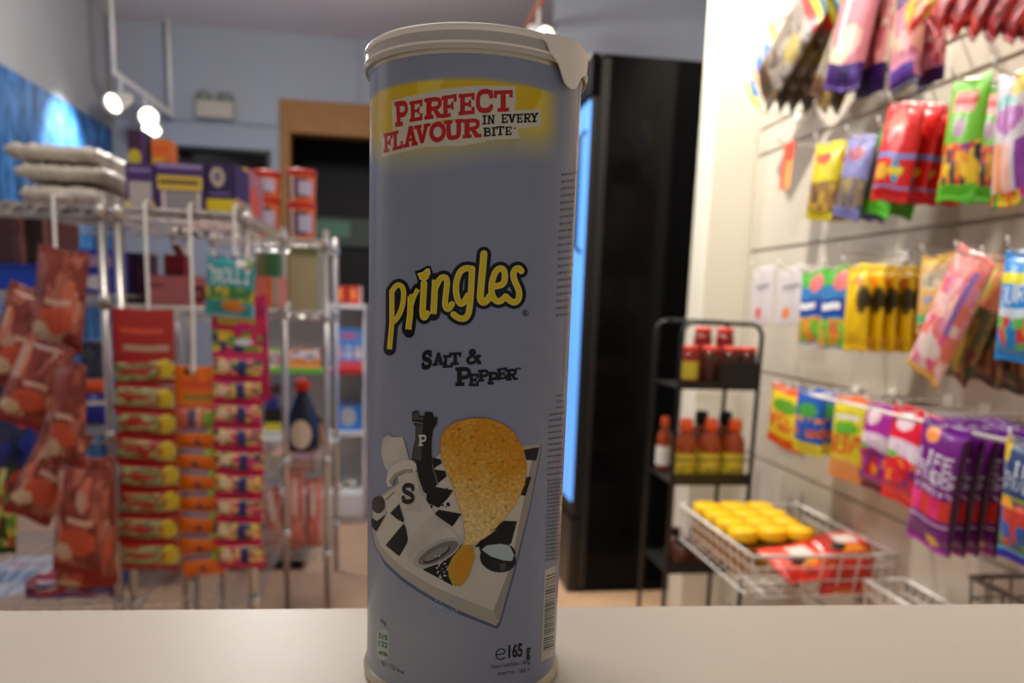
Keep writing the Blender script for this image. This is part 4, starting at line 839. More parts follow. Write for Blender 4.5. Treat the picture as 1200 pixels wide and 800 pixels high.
front('candy_carton', 'purple carton with yellow name band and grey window, middle of the rack top', 'carton', 182, 191, 239, 236, 2.035, .16, [('b', pu), ('r', .02, .04, .98, .12, (160, 140, 190)), ('r', .05, .28, .96, .58, (220, 192, 60)), ('r', 0.08, 0.375, 0.896, 0.474, (110, 90, 60)), ('r', .12, .62, .92, 1, (150, 146, 150)), ('r', .12, .62, .18, 1, (216, 206, 196)), ('r', .86, .62, .92, 1, (216, 206, 196))], ZT)
front('candy_carton', 'dark purple carton with round badge and yellow foot, right on the rack top', 'carton', 241, 190, 276, 237, 2.04, .18, [('b', pd), ('e', .4, .3, .24, .2, (190, 176, 160)), ('e', .4, .3, .12, .1, (120, 100, 140)), ('r', .1, .6, .8, .66, (110, 90, 150)), ('r', 0, .76, 1, 1, (226, 200, 20))], ZT, side=[('b', (60, 36, 100)), ('r', 0, .7, 1, 1, (200, 150, 120))])
front('candy_carton', 'yellow and pink carton seen edge-on beside the dark purple one', 'carton', 278, 196, 290, 232, 2.22, .25, [('b', (214, 186, 40)), ('r', 0, .3, 1, 1, (216, 150, 160))], ZT, side=[('b', (190, 120, 130)), ('e', .4, .6, .3, .3, (226, 90, 60))])
front('candy_box', 'orange box standing tilted on the purple cartons', 'box', 178, 163, 200, 191, 2.1, .06, [('b', (226, 120, 30)), ('r', .1, .25, .9, .5, (236, 90, 40)), ('r', 0, .7, .6, .95, (236, 180, 50))], atY(190, 191, 2.035).z+.001)
front('candy_box', 'purple box with yellow disc standing on the purple cartons', 'box', 150, 152, 171, 191, 2.1, .06, [('b', (58, 26, 60)), ('e', .35, .75, .38, .22, (206, 186, 40)), ('r', .7, 0, 1, 1, (84, 50, 110))], atY(165, 191, 2.035).z+.001)
# crisp tubs in the far rack
def ctub(x0, x1, y0, y1, Y, label, zbase):
    a, b = atY(x0, (y0+y1)/2, Y), atY(x1, (y0+y1)/2, Y); r = (b.x-a.x)/2; h = atY((x0+x1)/2, y0, Y).z-zbase
    t = thing('snack_tub', label, 'tub', ((a.x+b.x)/2, Y, zbase), group='snack tubs on the far rack')
    bm = LA([(0, 0), (r*.86, 0), (r*.9, .003), (r*.96, h-.02), (0, h-.02)], 36)
    def c(f):
        m_ = f.calc_center_median(); a_ = math.degrees(math.atan2(m_.y, m_.x)); v = m_.z/h
        if -140 < a_ < -118: return (228, 214, 190)
        if v > .72 or v < .12: return (232, 120, 40)
        return (190, 186, 214) if -100 < a_ < -40 and abs(v-.45) < .22 else ((70, 32, 90) if a_ < -60 else (226, 110, 60))
    bmesh.ops.subdivide_edges(bm, edges=[e for e in bm.edges if abs(e.verts[0].co.z-e.verts[1].co.z) > .02], cuts=8)
    colmesh(bm, c); obj('tub_body', bm, M['card'], t, smooth=True)
    obj('lid', LA([(0, h), (r*.96, h), (r*1.02, h-.004), (r*1.02, h-.02), (r*.9, h-.0205)], 36), M['red'], t, smooth=True); return h
zq = 1.275+.006
h_ = ctub(294, 329, 232, 266, 2.78, 'lower snack tub with red lid, left stack on the far rack', zq)
ctub(294, 329, 201, 232, 2.78, 'upper snack tub with red lid, left stack on the far rack', zq+h_+.001)
h_ = ctub(337, 371, 238, 274, 2.80, 'lower snack tub with red lid, right stack on the far rack', zq)
ctub(337, 371, 200, 237, 2.80, 'upper snack tub with red lid, right stack on the far rack', zq+h_+.001)
# silver wrapped packs
for k, (x0, y0, x1, y1, dx) in enumerate(((20, 213, 118, 237, .0), (14, 190, 122, 211, .0), (8, 167, 118, 188, -.01))):
    a, b = atY(x0, (y0+y1)/2, 2.06), atY(x1, (y0+y1)/2, 2.06); wd = b.x-a.x; zb2 = atY(70, y1, 2.06).z; h = atY(70, y0, 2.06).z-zb2
    bm = bmesh.new(); NU, NV = 40, 30
    def top(u, v): return max(0, 1-abs(2*u-1)**7)**.35*max(0, 1-abs(2*v-1)**7)**.35
    for s in (1, 0):
        V = [[bm.verts.new(((u/NU-.5)*wd*(1+.01*math.sin(v*.9)), (v/NV-.5)*.42, (h*.5+(h*.5 if s else -h*.5)*top(u/NU, v/NV)+((.009)*noise.noise(Vector((u*.5, v*.5, k+s*9))) if 0 < u < NU and 0 < v < NV else 0)))) for u in range(NU+1)] for v in range(NV+1)]
        for v in range(NV):
            for u in range(NU): bm.faces.new((V[v][u], V[v][u+1], V[v+1][u+1], V[v+1][u]))
    bmesh.ops.remove_doubles(bm, verts=bm.verts, dist=1e-5)
    o = obj('wrapped_pack', bm, M['tape'], smooth=True, loc=((a.x+b.x)/2+dx, 2.27, ZT+.0 if k == 0 else zb2)); tag(o, 'crinkled silver wrapped pack, %s of the stack on the left rack top' % ['bottom', 'middle', 'top'][k], 'pack', 'silver packs stacked on the left rack')
front('printed_carton', 'long grey-purple carton lying behind the silver packs on the left rack top', 'carton', 92, 196, 146, 236, 2.5, .08, [('b', (110, 96, 130)), ('n', 0, 1, 6, [(140, 130, 150), (90, 70, 120), (150, 100, 90), (180, 176, 180)], .6)], ZT)
# ---- hooks (long straps) from the shelf edge and the strips on them
def strap(x, y0, y1, Y, label):
    a, b = atY(x, y0, Y), atY(x, y1, Y)
    return tag(obj('strip_hanger', TB([(a.x, AY0-.004, AZ+.002), (a.x, AY0-.012, AZ+.016), (a.x, Y, AZ+.010), (a.x, Y, b.z), (a.x, Y-.018, b.z-.012), (a.x, Y-.026, b.z+.004)], .0042, 8), M['white'], smooth=True), label, 'hanger', 'long white hangers on the rack fronts')
strap(169, 235, 366, 1.955, 'long white hanger over the red candy strip')
strap(222, 235, 432, 1.965, 'longest white hanger, over the orange candy strip')
strap(274, 235, 305, 1.94, 'white hanger over the teal bag')
strap(62, 232, 300, 1.90, 'white hanger over the cluster of red bags')
def strip(name, label, x0, x1, ytop, yb, ys, Y, hd, pk, depth=.022, head=True, grp=None):
    xm = (x0+x1)/2; a, b = atY(x0, (ytop+yb)/2, Y), atY(x1, (ytop+yb)/2, Y); wd = b.x-a.x; tp = atY(xm, ytop, Y)
    t = thing(name, label, 'candy strip', tp)
    bt = atY(xm, yb, Y).z; off = 0
    he = mobj('header_card', pillow_mesh('header_card', wd, tp.z-bt, .006, hd, M['card'], 1, .02), (0, 0, 0), None, t)
    for i, (p0, p1) in enumerate(ys):
        z0_, z1_ = atY(xm, p0, Y).z, atY(xm, p1, Y).z; me = pillow_mesh('packet', wd, z0_-z1_, depth, pk[i % len(pk)], M['foil'], i+3, .12)
        rr = random.Random(i+int(x0)); mobj('packet', me, (rr.uniform(-.006, .006), -.006+rr.uniform(-.003, .003), z0_-tp.z), (R(4), R(rr.uniform(-4.5, 4.5)), 0), t)
    return t
def rng(a, b, n, ov=2): s = (b-a)/n; return [(a+i*s-ov*.5, a+(i+1)*s+ov*.5) for i in range(n)]
gum = lambda s: [('b', (176, 30, 30)), ('r', 0, .14, 1, .78, (146, 146, 100)), ('n', .14, .78, 8, [(150, 160, 110), (176, 186, 130), (120, 130, 80), (170, 60, 40)], .8), ('e', .35, .45, .3, .09, (186, 40, 36)), ('e', .86, .4, .13, .34, (206, 182, 30)), ('r', .74, .3, .80, .6, (170, 110, 40))]
strip('candy_strip', 'red strip of see-through sweet packets under a red header card, left rack front', 131, 203, 362, 425, rng(420, 666, 8), 1.925,
      [('b', (176, 44, 38)), ('r', 0.12, 0.35, 0.84, 0.44, (226, 90, 60)), ('r', .14, .66, .92, .78, (190, 160, 140)), ('r', 0, .9, 1, 1, (150, 40, 30))], [gum(1), gum(2)])
org = lambda s: [('b', (244, 122, 14)), ('r', 0, 0, 1, .34, (196, 140, 110)), ('r', 0.1, 0.12, 0.724, 0.228, (90, 80, 130)), ('r', .74, 0, 1, .34, (150, 180, 40)), ('e', .5, .72, .05, .18, (70, 50, 110)), ('r', .36, .74, .66, .8, (90, 60, 100))]
strip('candy_strip', 'orange strip of small packets under an orange header card, between the red and pink strips', 204, 256, 429, 478, [(476, 502)]+rng(500, 672, 7), 1.965,
      [('b', (246, 124, 18)), ('r', .15, .34, .92, .52, (236, 90, 50)), ('r', .2, .66, .9, .8, (170, 140, 60)), ('e', .3, .14, .12, .08, (110, 60, 40)), ('r', 0, .82, 1, .9, (240, 160, 60))], [[('b', (226, 120, 100)), ('r', .3, .1, .5, .9, (90, 90, 110)), ('r', .7, .2, 1, .9, (130, 190, 60)), ('r', .5, .0, .6, 1, (232, 180, 150))]]+[org(1), org(2)]*4, .018)
pnk = lambda s: [('b', (206, 26, 90)), ('n', .1, .72, 7, [(130, 150, 70), (226, 200, 90), (210, 40, 110), (70, 60, 90), (232, 150, 120)], .85), ('r', .5, .15, .68, .85, (40, 40, 110)), ('e', .2, .4, .13, .2, (226, 206, 170)), ('r', 0, .78, 1, 1, (214, 24, 96))]
strip('candy_strip', 'pink and magenta strip of colourful packets with navy marks, right on the rack front', 248, 306, 372, 422, rng(418, 664, 9), 1.93,
      [('b', (206, 40, 80)), ('r', .1, 0, .9, .16, (214, 180, 60)), ('e', .65, .24, .2, .14, (236, 30, 140)), ('n', .3, .8, 6, [(120, 150, 60), (226, 190, 60), (60, 50, 100), (214, 40, 100)], .9), ('e', .65, .56, .2, .08, (220, 226, 240)), ('r', 0, .84, 1, 1, (220, 30, 110))], [pnk(1), pnk(2), pnk(3)], .026)
# teal bag, red bags
def fbag(name, label, cat, top, bot, wpx, Y, design, t=.03, seed=0, group=None, rz=0, seal=.07, tilt=0):
    a, b = atY(*top, Y), atY(*bot, Y); mx, my = (top[0]+bot[0])/2, (top[1]+bot[1])/2; wd = abs(atY(mx+wpx/2, my, Y).x-atY(mx-wpx/2, my, Y).x)
    d = b-a; ang = math.atan2(-d.x, -d.z)
    me = pillow_mesh(name, wd/math.cos(rz), d.length, t, design, M['foil'], seed, seal)
    rot = (Matrix.Rotation(rz, 3, 'Z') @ Matrix.Rotation(ang, 3, 'Y') @ Matrix.Rotation(tilt, 3, 'X')).to_euler('XYZ')
    return tag(mobj(name, me, a, rot), label, cat, group)
fbag('gummy_bag', 'teal bag with white name, hanging at the right corner of the rack front', 'bag of sweets', (272, 300), (268, 370), 58, 1.905, [('b', (50, 156, 164)), ('n', 0, .22, 6, [(150, 80, 140), (50, 156, 164), (120, 170, 90), (230, 220, 220)], .6), ('t', .08, .24, .145, .24, 'TROLLI', (242, 236, 240), .06), ('n', .52, .75, 7, [(140, 170, 50), (60, 130, 80), (200, 180, 60)], .8), ('e', .6, .84, .24, .1, (226, 140, 60)), ('r', 0, .93, 1, 1, (70, 176, 180))], .03, 4, rz=R(-6))
fbag('gummy_bag', 'sliver of a magenta bag behind the teal bag and the pink strip', 'bag of sweets', (305, 345), (311, 470), 14, 1.99, [('b', (190, 26, 90)), ('n', 0, 1, 8, [(216, 40, 110), (150, 30, 90)], .5)], .02, 3)
def rb_(s): return [('b', (138, 56, 44)), ('n', 0, 1, 5, [(176, 98, 80), (120, 44, 36), (148, 68, 54)], .6), ('n', .1, .9, 4, [(196, 150, 130), (206, 110, 84)], .34), ('r', .35, .48, .85, .53, (214, 170, 150)), ('e', .55, .68, .35, .13, (206, 84, 54)), ('e', .25, .8, .2, .08, (214, 184, 150)), ('r', 0, .93, 1, 1, (150, 24, 22))]
for k, (tp, bt, wp, Y, tk, lb) in enumerate((
    ((75, 292), (64, 412), 64, 1.85, .055, 'big glossy red-brown bag topping the hanging cluster at left'), ((44, 338), (14, 452), 58, 1.915, .05, 'red-brown bag tilting left behind the top bag of the cluster'),
    ((62, 400), (22, 496), 56, 1.785, .05, 'red-brown bag slanting down left, second tier of the cluster'), ((82, 424), (76, 548), 44, 1.73, .05, 'narrow upright red-brown bag in the middle of the cluster'),
    ((84, 500), (34, 604), 54, 1.80, .05, 'red-brown bag slanting left in the lower half of the cluster'), ((100, 540), (90, 672), 62, 1.73, .06, 'pale-crested red-brown bag, lowest big one of the cluster'),
    ((112, 535), (118, 686), 40, 1.87, .045, 'dark red bag behind the lowest one of the cluster'), ((96, 640), (100, 690), 66, 1.935, .04, 'dark red bag foot peeking below the cluster'))):
    fbag('crisp_bag', lb, 'bag of snacks', tp, bt, wp, Y, rb_(k), tk, k+1, 'red-brown bags hanging in a cluster', rz=R((-10, 14, 8, -18, 12, -6, 10, 0)[k]), seal=.06)
fbag('snack_bag', 'green and yellow bag cut off by the left edge below the red cluster', 'bag of snacks', (4, 548), (0, 648), 38, 1.86, [('b', (60, 110, 36)), ('n', 0, 1, 6, [(190, 196, 50), (90, 150, 50), (206, 196, 120), (40, 60, 20), (180, 60, 30)], .8), ('r', 0, .92, 1, 1, (24, 50, 20))], .04, 2)
fbag('snack_bag', 'dark blue bag with yellow disc at the left edge', 'bag of snacks', (14, 448), (16, 552), 60, 1.93, [('b', (30, 50, 100)), ('e', .08, .45, .2, .22, (232, 200, 40)), ('n', .5, 1, 5, [(30, 60, 170), (20, 30, 70), (60, 60, 100)], .7), ('e', .8, .4, .12, .1, (210, 50, 70)), ('e', .75, .1, .12, .2, (170, 190, 230))], .05, 2)
fbag('snack_bag', 'blue, white and pink bag low at the left edge', 'bag of snacks', (20, 520), (30, 600), 70, 1.96, [('b', (34, 44, 96)), ('r', 0, .3, 1, .42, (206, 170, 190)), ('n', .4, 1, 5, [(24, 24, 40), (60, 60, 110)], .6)], .04, 6)
# goods on the left rack's second shelf and below
z2 = 1.075+.006
front('candy_carton', 'maroon carton at the left edge under the top shelf', 'carton', -6, 254, 24, 303, 2.12, .2, [('b', (70, 36, 44)), ('r', .7, 0, 1, 1, (90, 50, 56))], 1.145, side=[('b', (214, 150, 140))])
front('candy_carton', 'pink-edged open brown carton beside the maroon one', 'carton', 26, 256, 56, 303, 2.14, .2, [('b', (100, 60, 40)), ('r', .2, .0, .78, 1, (44, 30, 22)), ('r', .84, 0, 1, 1, (190, 130, 120))], 1.145, side=[('b', (190, 120, 110))])
t = thing('storage_tray', 'royal blue plastic tray on the left rack under the cartons', 'tray', ((atY(20, 320, 2.1)).x, 2.22, z2)); wd = .13
bm = bmesh.new(); box(bm, (-wd, -.14, 0), (wd, .14, .004)); box(bm, (-wd, -.14, 0), (wd, -.136, .06)); box(bm, (-wd, .136, 0), (wd, .14, .06)); box(bm, (-wd, -.14, 0), (-wd+.004, .14, .06)); box(bm, (wd-.004, -.14, 0), (wd, .14, .06))
obj('tray_body', bm, M['blue'], t); bm = bmesh.new(); tube(bm, [(-wd, -.142, .06), (wd, -.142, .06), (wd, .142, .06), (-wd, .142, .06)], .005, 8, True); obj('tray_lip', bm, M['blue'], t)
front('candy_carton', 'blue and white carton behind the red bag cluster', 'carton', 92, 292, 131, 344, 2.08, .12, [('b', (30, 60, 180)), ('r', 0, .15, 1, .4, (190, 150, 190)), ('e', .5, .75, .4, .16, (214, 214, 226)), ('r', .0, .45, 1, .55, (20, 50, 170))], z2)
front('candy_carton', 'plum carton on the middle rack shelf behind the posts', 'carton', 146, 296, 173, 344, 2.3, .1, [('b', (60, 22, 50)), ('n', 0, 1, 5, [(90, 30, 70), (40, 16, 40)], .5)], 1.056)
t = thing('wipes_canister', 'dark blue canister with orange lid behind the red bags', 'canister', ((atY(112, 500, 2.12)).x, 2.12, .746)); zc = atY(112, 445, 2.12).z-.746
obj('canister_body', LA([(0, 0), (.034, 0), (.036, .003), (.036, zc-.03), (0, zc-.03)], 32), pm('canister_blue', (20, 46, 150), .35), t, smooth=True)
obj('lid', LA([(0, zc), (.032, zc), (.037, zc-.006), (.037, zc-.03), (0, zc-.03)], 32), M['orange'], t, smooth=True)
obj('label', LA([(.0365, zc*.45), (.0365, zc*.55)], 32), M['white'], t)
for i, (a, b, c, d, lb) in enumerate(((100, 565, 130, 640, 'navy and maroon carton standing low behind the red bags'), (96, 400, 128, 446, 'slate grey carton behind the rack posts at mid height'))):
    front('candy_carton', lb, 'carton', a, b, c, d, 2.4, .1, [('b', (30, 34, 70) if i == 0 else (70, 84, 110)), ('n', 0, 1, 4, [(40, 40, 60), (90, 40, 40)] if i == 0 else [(90, 100, 120), (50, 60, 84)], .5)], None)
front('candy_carton', 'flat carton printed red, white and blue on the bottom shelf of the left rack', 'carton', 30, 682, 133, 722, 2.02, .22, [('b', (50, 60, 130)), ('n', 0, 1, 6, [(206, 206, 214), (170, 40, 50), (60, 100, 170), (40, 40, 90)], .85), ('r', 0, .7, 1, .8, (170, 40, 60))], .306, top=[('b', (60, 80, 140)), ('n', 0, 1, 6, [(214, 214, 220), (170, 50, 60), (60, 110, 180)], .85)])
front('candy_box', 'blue narrow box behind the foot of the rack posts', 'box', 146, 668, 160, 716, 2.2, .08, [('b', (36, 76, 170)), ('r', .2, .1, .8, .4, (90, 120, 200))], .326)
# middle rack contents
front('doughnut_box', 'pale pink flat box with a dark round print on the middle rack', 'box', 172, 323, 242, 356, 2.2, .3, [('b', (226, 136, 140)), ('e', .1, .35, .2, .1, (190, 100, 110)), ('e', .86, .6, .13, .3, (130, 40, 50)), ('e', .86, .6, .06, .14, (190, 110, 110))], 1.056)
front('candy_carton', 'deep red carton on top of the pale pink box', 'carton', 192, 298, 216, 323, 2.25, .1, [('b', (130, 14, 24)), ('r', 0, .8, 1, 1, (90, 10, 20))], atY(200, 323, 2.2).z+.001)
front('candy_carton', 'salmon and orange striped carton right of the teal bag', 'carton', 296, 324, 327, 357, 2.4, .15, [('b', (226, 130, 110)), ('r', .5, 0, .7, 1, (232, 110, 40)), ('r', .75, 0, 1, 1, (180, 170, 160))], 1.056)
front('candy_carton', 'green carton above the salmon striped one', 'carton', 300, 296, 326, 324, 2.45, .1, [('b', (60, 120, 70)), ('r', 0, 0, .4, 1, (120, 120, 90))], atY(312, 324, 2.4).z+.001)
front('storage_box', 'plain beige box between the posts of the farthest rack', 'box', 339, 290, 372, 362, 2.70, .2, [('b', (178, 170, 134)), ('r', 0, 0, 1, .12, (120, 130, 90)), ('r', 0, .1, 1, .13, (150, 150, 110))], 1.042)
a = atY(200, 290, 2.3); tag(obj('wooden_stick', TB([atY(206, 286, 2.3), atY(226, 330, 2.32)], .012, 10), pm('brown_wood', (120, 52, 30), .5), smooth=True), 'brown rounded stick leaning on the middle rack shelf', 'stick')
# pink film bags on the low shelf of the far rack
for k, (x0, x1, y0, y1, Y) in enumerate(((310, 334, 570, 642, 2.72), (336, 356, 552, 642, 2.70), (358, 378, 560, 640, 2.72))):
    fbag('plush_bag', ['salmon film bag leaning left on the lowest shelf of the far rack', 'salmon film bag in the middle of the lowest shelf of the far rack', 'salmon film bag at the right post of the far rack'][k], 'bag', ((x0+x1)/2-(6 if k == 0 else 0), y0), ((x0+x1)/2+(6 if k == 0 else 0), y1), x1-x0, Y, [('b', (222, 130, 116)), ('n', 0, 1, 5, [(240, 150, 136), (190, 110, 96), (232, 190, 180)], .5), ('e', .5, .3, .16, .24, (236, 220, 214))], .06, k, 'salmon film bags on the far rack')
front('printed_carton', 'shallow printed carton above the salmon film bags', 'carton', 318, 533, 368, 552, 2.68, .2, [('b', (206, 150, 140)), ('r', 0, 0, .5, .3, (200, 210, 130)), ('r', .5, 0, 1, .3, (180, 150, 200)), ('n', .3, 1, 4, [(190, 130, 120), (150, 100, 90)], .6)], None)

# ================================================================== WHITE SHELF UNIT BEHIND
SY = 3.75; sx0, sx1 = atY(286, 450, SY).x, atY(428, 450, SY).x; szs = [atY(400, y, SY).z for y in (356, 433, 506, 607)]
t = thing('shelf_unit', 'white metal shelf unit with packaged goods behind the wire racks', 'shelving', ((sx0+sx1)/2, SY+.3, 0)); o_ = Vector(t.location)
q = lambda x, y, z: Vector((x, y, z))-o_
obj('back_panel', BX(q(sx0, SY+.28, .0), q(sx1, SY+.30, szs[0])), M['white'], t)
for x in (sx0, sx1-.012): obj('side_panel', BX(q(x, SY+.02, 0), q(x+.012, SY+.28, szs[0])), M['white'], t)
for k, zz in enumerate(szs[:3]):
    s = obj('shelf', BX(q(sx0+.012, SY, zz-.02), q(sx1-.012, SY+.28, zz)), M['white'], t)
    if k == 1: s2 = obj('price_strip', BX(q(sx0+.012, SY-.004, zz-.022), q(atY(383, 440, SY).x, SY, zz+.004)), M['skirt'], s); s2['label'] = 'green price strip'; s3 = obj('price_strip', BX(q(atY(386, 440, SY).x, SY-.004, zz-.02), q(sx1-.012, SY, zz+.004)), M['red'], s); s3['label'] = 'red price strip'
zbase = atY(400, 575, SY).z
obj('base', BX(q(sx0+.012, SY-.06, zbase-.11), q(sx1-.012, SY+.28, zbase)), M['white'], t, bevel=.004); obj('kick_plate', BX(q(sx0+.012, SY-.03, 0), q(sx1-.012, SY+.28, zbase-.112)), M['white'], t)
c3 = [(200, 190, 190), (190, 90, 60), (120, 90, 170), (220, 200, 170), (90, 140, 60)]
front('goods_carton', 'orange-red carton pair on top of the white shelf unit, left piece', 'carton', 390, 335, 405, 357, SY+.05, .1, [('b', (206, 66, 36)), ('e', .4, .4, .3, .3, (230, 150, 50)), ('r', 0, .85, 1, 1, (150, 40, 30))], szs[0]+.001)
front('goods_carton', 'orange-red carton pair on top of the white shelf unit, right piece', 'carton', 408, 335, 424, 357, SY+.05, .1, [('b', (200, 60, 36)), ('r', .2, .2, .6, .7, (226, 130, 60)), ('r', .85, 0, 1, 1, (190, 180, 180))], szs[0]+.001)
front('toy_pack', 'blue-topped card pack with three small figures on the white shelf unit', 'pack', 391, 384, 426, 434, SY+.04, .05, [('b', (86, 140, 206)), ('e', .5, .2, .3, .06, (206, 90, 120)), ('e', .18, .6, .13, .16, (226, 170, 180)), ('e', .5, .6, .13, .18, (190, 200, 220)), ('e', .82, .6, .13, .16, (226, 206, 200)), ('r', 0, .52, 1, .56, (70, 100, 170)), ('r', 0, .8, 1, 1, (214, 70, 80))], szs[1]+.001)
front('goods_carton', 'bright blue carton with grey picture low on the white shelf unit', 'carton', 392, 472, 424, 505, SY+.04, .08, [('b', (40, 130, 214)), ('e', .5, .5, .28, .34, (180, 180, 176)), ('r', 0, 0, 1, .08, (120, 80, 70))], szs[2]+.001)
front('goods_carton', 'small yellow carton at the left of the bright blue one', 'carton', 389, 456, 396, 476, SY+.15, .04, [('b', (220, 190, 40)), ('r', 0, .8, 1, 1, (180, 130, 30))], szs[2]+.001)
front('goods_carton', 'green and pale carton at the left end of the green-edged shelf', 'carton', 304, 408, 334, 433, SY+.05, .1, [('b', (130, 170, 90)), ('n', 0, 1, 5, c3, .6)], szs[1]+.001)
front('goods_carton', 'orange and white printed tray on the green-edged shelf', 'carton', 338, 408, 376, 433, SY+.05, .1, [('b', (190, 120, 60)), ('r', 0, .1, 1, .5, (214, 200, 206)), ('n', 0, .6, 5, c3, .5), ('r', 0, .75, 1, 1, (214, 130, 60))], szs[1]+.001)
for i, (x0, x1, y0, dsg, lb) in enumerate(((309, 329, 452, [('b', (150, 140, 150)), ('e', .5, .5, .35, .3, (60, 70, 160)), ('r', 0, 0, 1, .2, (90, 60, 40))], 'grey carton with blue disc on the shelf below the green edge'),
    (310, 330, 480, [('b', (30, 20, 16)), ('r', 0, .6, 1, 1, (214, 200, 50))], 'black and yellow carton standing in front of the grey one'))):
    front('goods_carton', lb, 'carton', x0, y0, x1, 507, SY+(.1 if i == 0 else .01), .06, dsg, szs[2]+.001)
# big navy bottle on the far rack
zb3 = .546; p = atY(355, 520, 2.78); hb = atY(355, 444, 2.78).z-zb3
t = thing('syrup_bottle', 'large navy bottle with red cap and cream label on the far rack', 'bottle', (p.x, 2.78, zb3))
rr = .058
obj('bottle_body', LA([(0, 0), (rr*.92, 0), (rr, .006), (rr*1.0, hb*.25), (rr*.9, hb*.45), (rr*.55, hb*.68), (rr*.34, hb*.8), (rr*.34, hb*.86), (0, hb*.86)], 32), M['navy'], t, smooth=True)
obj('cap', LA([(0, hb), (rr*.34, hb), (rr*.46, hb*.97), (rr*.46, hb*.84), (rr*.3, hb*.84)], 24), M['red'], t, smooth=True)
bm = bmesh.new(); V = [bm.verts.new((0, -rr*1.09, hb*.26))]
ring = []
for i in range(24):
    a_r = 2*math.pi*i/24; x = math.cos(a_r)*rr*.62; z_ = hb*.26+math.sin(a_r)*hb*.2; rz_ = rr if z_ < hb*.25 else rr*(1-.1*(z_-hb*.25)/(hb*.2)); ring.append(bm.verts.new((x, -math.sqrt(max(0, rz_*rz_-x*x))-.005, z_)))
for i in range(24): bm.faces.new((V[0], ring[i], ring[(i+1) % 24]))
obj('label', bm, M['cream'], t)
jar('spice_jar', 'small brown jar with dark lid behind the navy bottle on the far rack', atY(372, 515, 2.9).x, 2.9, zb3, .022, .1, M['jar'], M['blackband'])
for k, (x, y) in enumerate(((396, 532), (412, 527), (404, 540))):
    p = atY(x, 560, SY-.02); r_ = .022
    tag(obj('foil_ball', LA([(0, 0), (r_*.7, .003), (r_, r_), (r_*.8, r_*1.6), (r_*.2, r_*2), (r_*.3, r_*2.3), (0, r_*2.35)], 10), M['tape'], loc=(p.x, SY-.0+k*.05, zbase+.001)), ['foil-wrapped sweet at the left on the white unit base', 'foil-wrapped sweet at the right on the white unit base', 'foil-wrapped sweet in front on the white unit base'][k], 'sweet', 'foil sweets on the white unit base')

# ================================================================== FLOOR LEVEL
p = atZ(14, 676, 0.0); rx_ = (atZ(64, 676, 0).x-p.x); ry_ = abs(atZ(14, 650, 0).y-atZ(14, 702, 0).y)/2
bm = bmesh.new(); L = bm.loops.layers.float_color.new('Col'); NR, NT = 12, 48
V = [[bm.verts.new((rx_*r/NR*math.cos(2*math.pi*a/NT), ry_*r/NR*math.sin(2*math.pi*a/NT), .003)) for a in range(NT)] for r in range(1, NR+1)]; c = bm.verts.new((0, 0, .003))
for a in range(NT): bm.faces.new((c, V[0][a], V[0][(a+1) % NT]))
for r in range(NR-1):
    for a in range(NT): bm.faces.new((V[r][a], V[r+1][a], V[r+1][(a+1) % NT], V[r][(a+1) % NT]))
low = [bm.verts.new((v.co.x, v.co.y, 0)) for v in V[-1]]
for a in range(NT): bm.faces.new((V[-1][a], low[a], low[(a+1) % NT], V[-1][(a+1) % NT]))
def oc(f):
    m_ = f.calc_center_median(); u, v = m_.x/rx_, m_.y/ry_
    if abs(v) < .28 and abs(u) < .8 and math.sin(u*22+v*5) > -.3: return (60, 120, 180)
    if .45 < v < .6 and abs(u) < .4: return (190, 120, 140)
    return (206, 212, 226)
for f in bm.faces:
    for l in f.loops: l[L] = (*lin(oc(f)), 1)
tag(obj('floor_sticker', bm, M['card'], loc=(p.x, p.y, 0)), 'white oval floor sticker with blue lettering at the lower left', 'sticker')
p = atZ(190, 705, .0); me = pillow_mesh('paper_bag', .30, .34, .16, [('b', (186, 150, 112)), ('n', 0, 1, 4, [(170, 132, 96), (196, 164, 128)], .5)], MATS['kraft_paper'], 5, .05)
tag(mobj('paper_bag', me, (-.86, 3.0, .345), (0, R(8), R(10))), 'crumpled tan paper bag on the floor behind the wire racks', 'paper bag')
t = thing('floor_crate', 'low black crate on the floor behind the pink strip', 'crate', (-.62, 3.1, 0))
bm = bmesh.new(); box(bm, (-.24, -.04, 0), (.24, -.02, .10)); box(bm, (-.24, .26, 0), (.24, .28, .10)); box(bm, (-.24, -.04, 0), (-.22, .28, .10)); box(bm, (.22, -.04, 0), (.24, .28, .10)); box(bm, (-.24, -.04, 0), (.24, .28, .012))
obj('crate_body', bm, M['black'], t, bevel=.003); bm = bmesh.new(); tube(bm, [(-.24, -.04, .105), (.24, -.04, .105), (.24, .28, .105), (-.24, .28, .105)], .01, 6, True); obj('crate_rim', bm, M['black'], t)

# ================================================================== BACK WALL FITTINGS, TRACK LIGHTS
a, b = atY(229, 125, YB-.08), atY(273, 125, YB-.08); zt_, zb_ = atY(250, 117, YB-.08).z, atY(250, 138, YB-.08).z
t = thing('emergency_light', 'beige emergency light box with two small heads on the back wall', 'light', ((a.x+b.x)/2, YB, 0))
hw = (b.x-a.x)/2
obj('housing', BX((-hw, -.08, zb_), (hw, 0, zt_)), pm('beige_housing', (176, 172, 158), .5), t, bevel=.01)
for s in (-.6, .55):
    obj('lamp_head', LA([(0, .06), (.035, .055), (.05, .03), (.045, 0), (0, 0)], 16, c=(hw*s, -.04, zt_)), pm('dull_green_grey', (120, 130, 120), .5), t, smooth=True)
a, b = atY(366, 268, YB+.8), atY(409, 268, YB+.8)
t = thing('wall_sign', 'pale green sign seen through the dark doorway', 'sign', ((a.x+b.x)/2, YB+.96, atY(390, 268, YB+.8).z)); hw = (b.x-a.x)/2
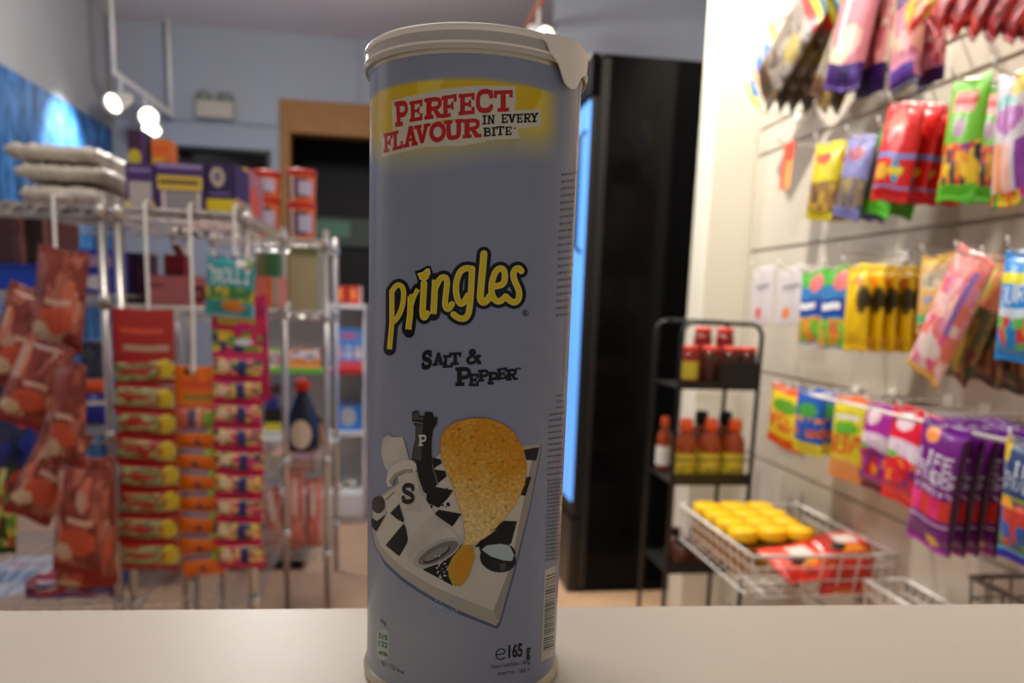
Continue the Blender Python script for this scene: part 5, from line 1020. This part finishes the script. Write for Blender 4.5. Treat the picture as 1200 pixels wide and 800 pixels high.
obj('board', BX((-hw*1.5, -.02, -.12), (hw*2.2, 0, .10)), pm('sign_grey', (96, 108, 104), .6), t); obj('panel', BX((-hw, -.026, -.05), (hw, -.02, .07)), pm('sign_green', (120, 176, 150), .6), t)
def track(label, p0, p1, zc, heads, rods, mat, cat='light'):
    t = thing('track_light', label, cat, p0); o = Vector(p0)
    obj('rail', TB([Vector((0, 0, 0)), Vector(p1)-o], .017, 8), mat, t)
    for r_ in rods: v = Vector(p0).lerp(Vector(p1), r_)-o; obj('drop_rod', TB([v, Vector((v.x, v.y, zc-o.z))], .012, 8), M['lampw'], t, smooth=True)
    for f_, d in heads:
        v = Vector(p0).lerp(Vector(p1), f_)-o; d = Vector(d).normalized(); g = v+Vector((0, 0, -.13))
        h = obj('lamp_head', lathe(bmesh.new(), [(0, -.085), (.022, -.085), (.032, -.06), (.038, -.02), (.052, .04), (.056, .075), (.052, .075), (.048, .045), (0, .04)], 20), M['lampw'], t, smooth=True)
        h.location = g; h.rotation_euler = d.to_track_quat('Z', 'Y').to_euler()
        bl = obj('bulb', lathe(bmesh.new(), [(0, .073), (.03, .071), (.047, .062), (.047, .045), (0, .045)], 20), M['bulb'], h, smooth=True)
        obj('bracket', TB([v, v+Vector((0, 0, -.05)), g], .008, 8), M['lampw'], t, smooth=True)
ZK = 2.30; p0 = atZ(133, 84, ZK); p1 = atY(202, 135, 5.38)
track('track light with white spot heads aimed at the blue wall, far left', (p0.x, p0.y, ZK), tuple(p1), ZC, [(.10, (-.45, -1, -.55)), (.50, (.5, -.8, -.1)), (.62, (.1, -.8, -1))], [.01, .97], M['lampw'])
sp = Vector((p0.x+.14, p0.y-.12, ZK-.16)); tg = atX(76, 172, XL+.01)
lamp('SPOT', sp, tg, 90, (.85, .93, 1), .03, 76, 1)
p0 = atZ(650, -20, 2.5); p1 = atZ(617, 32, 2.5)
track('track light with bronze rail and white head at the top centre, above the can', (p1.x, p1.y, 2.5), (p0.x, p0.y-.3, 2.5), ZC, [(.35, (.3, -.8, -.5))], [.9], pm('bronze_rail', (176, 110, 84), .45))
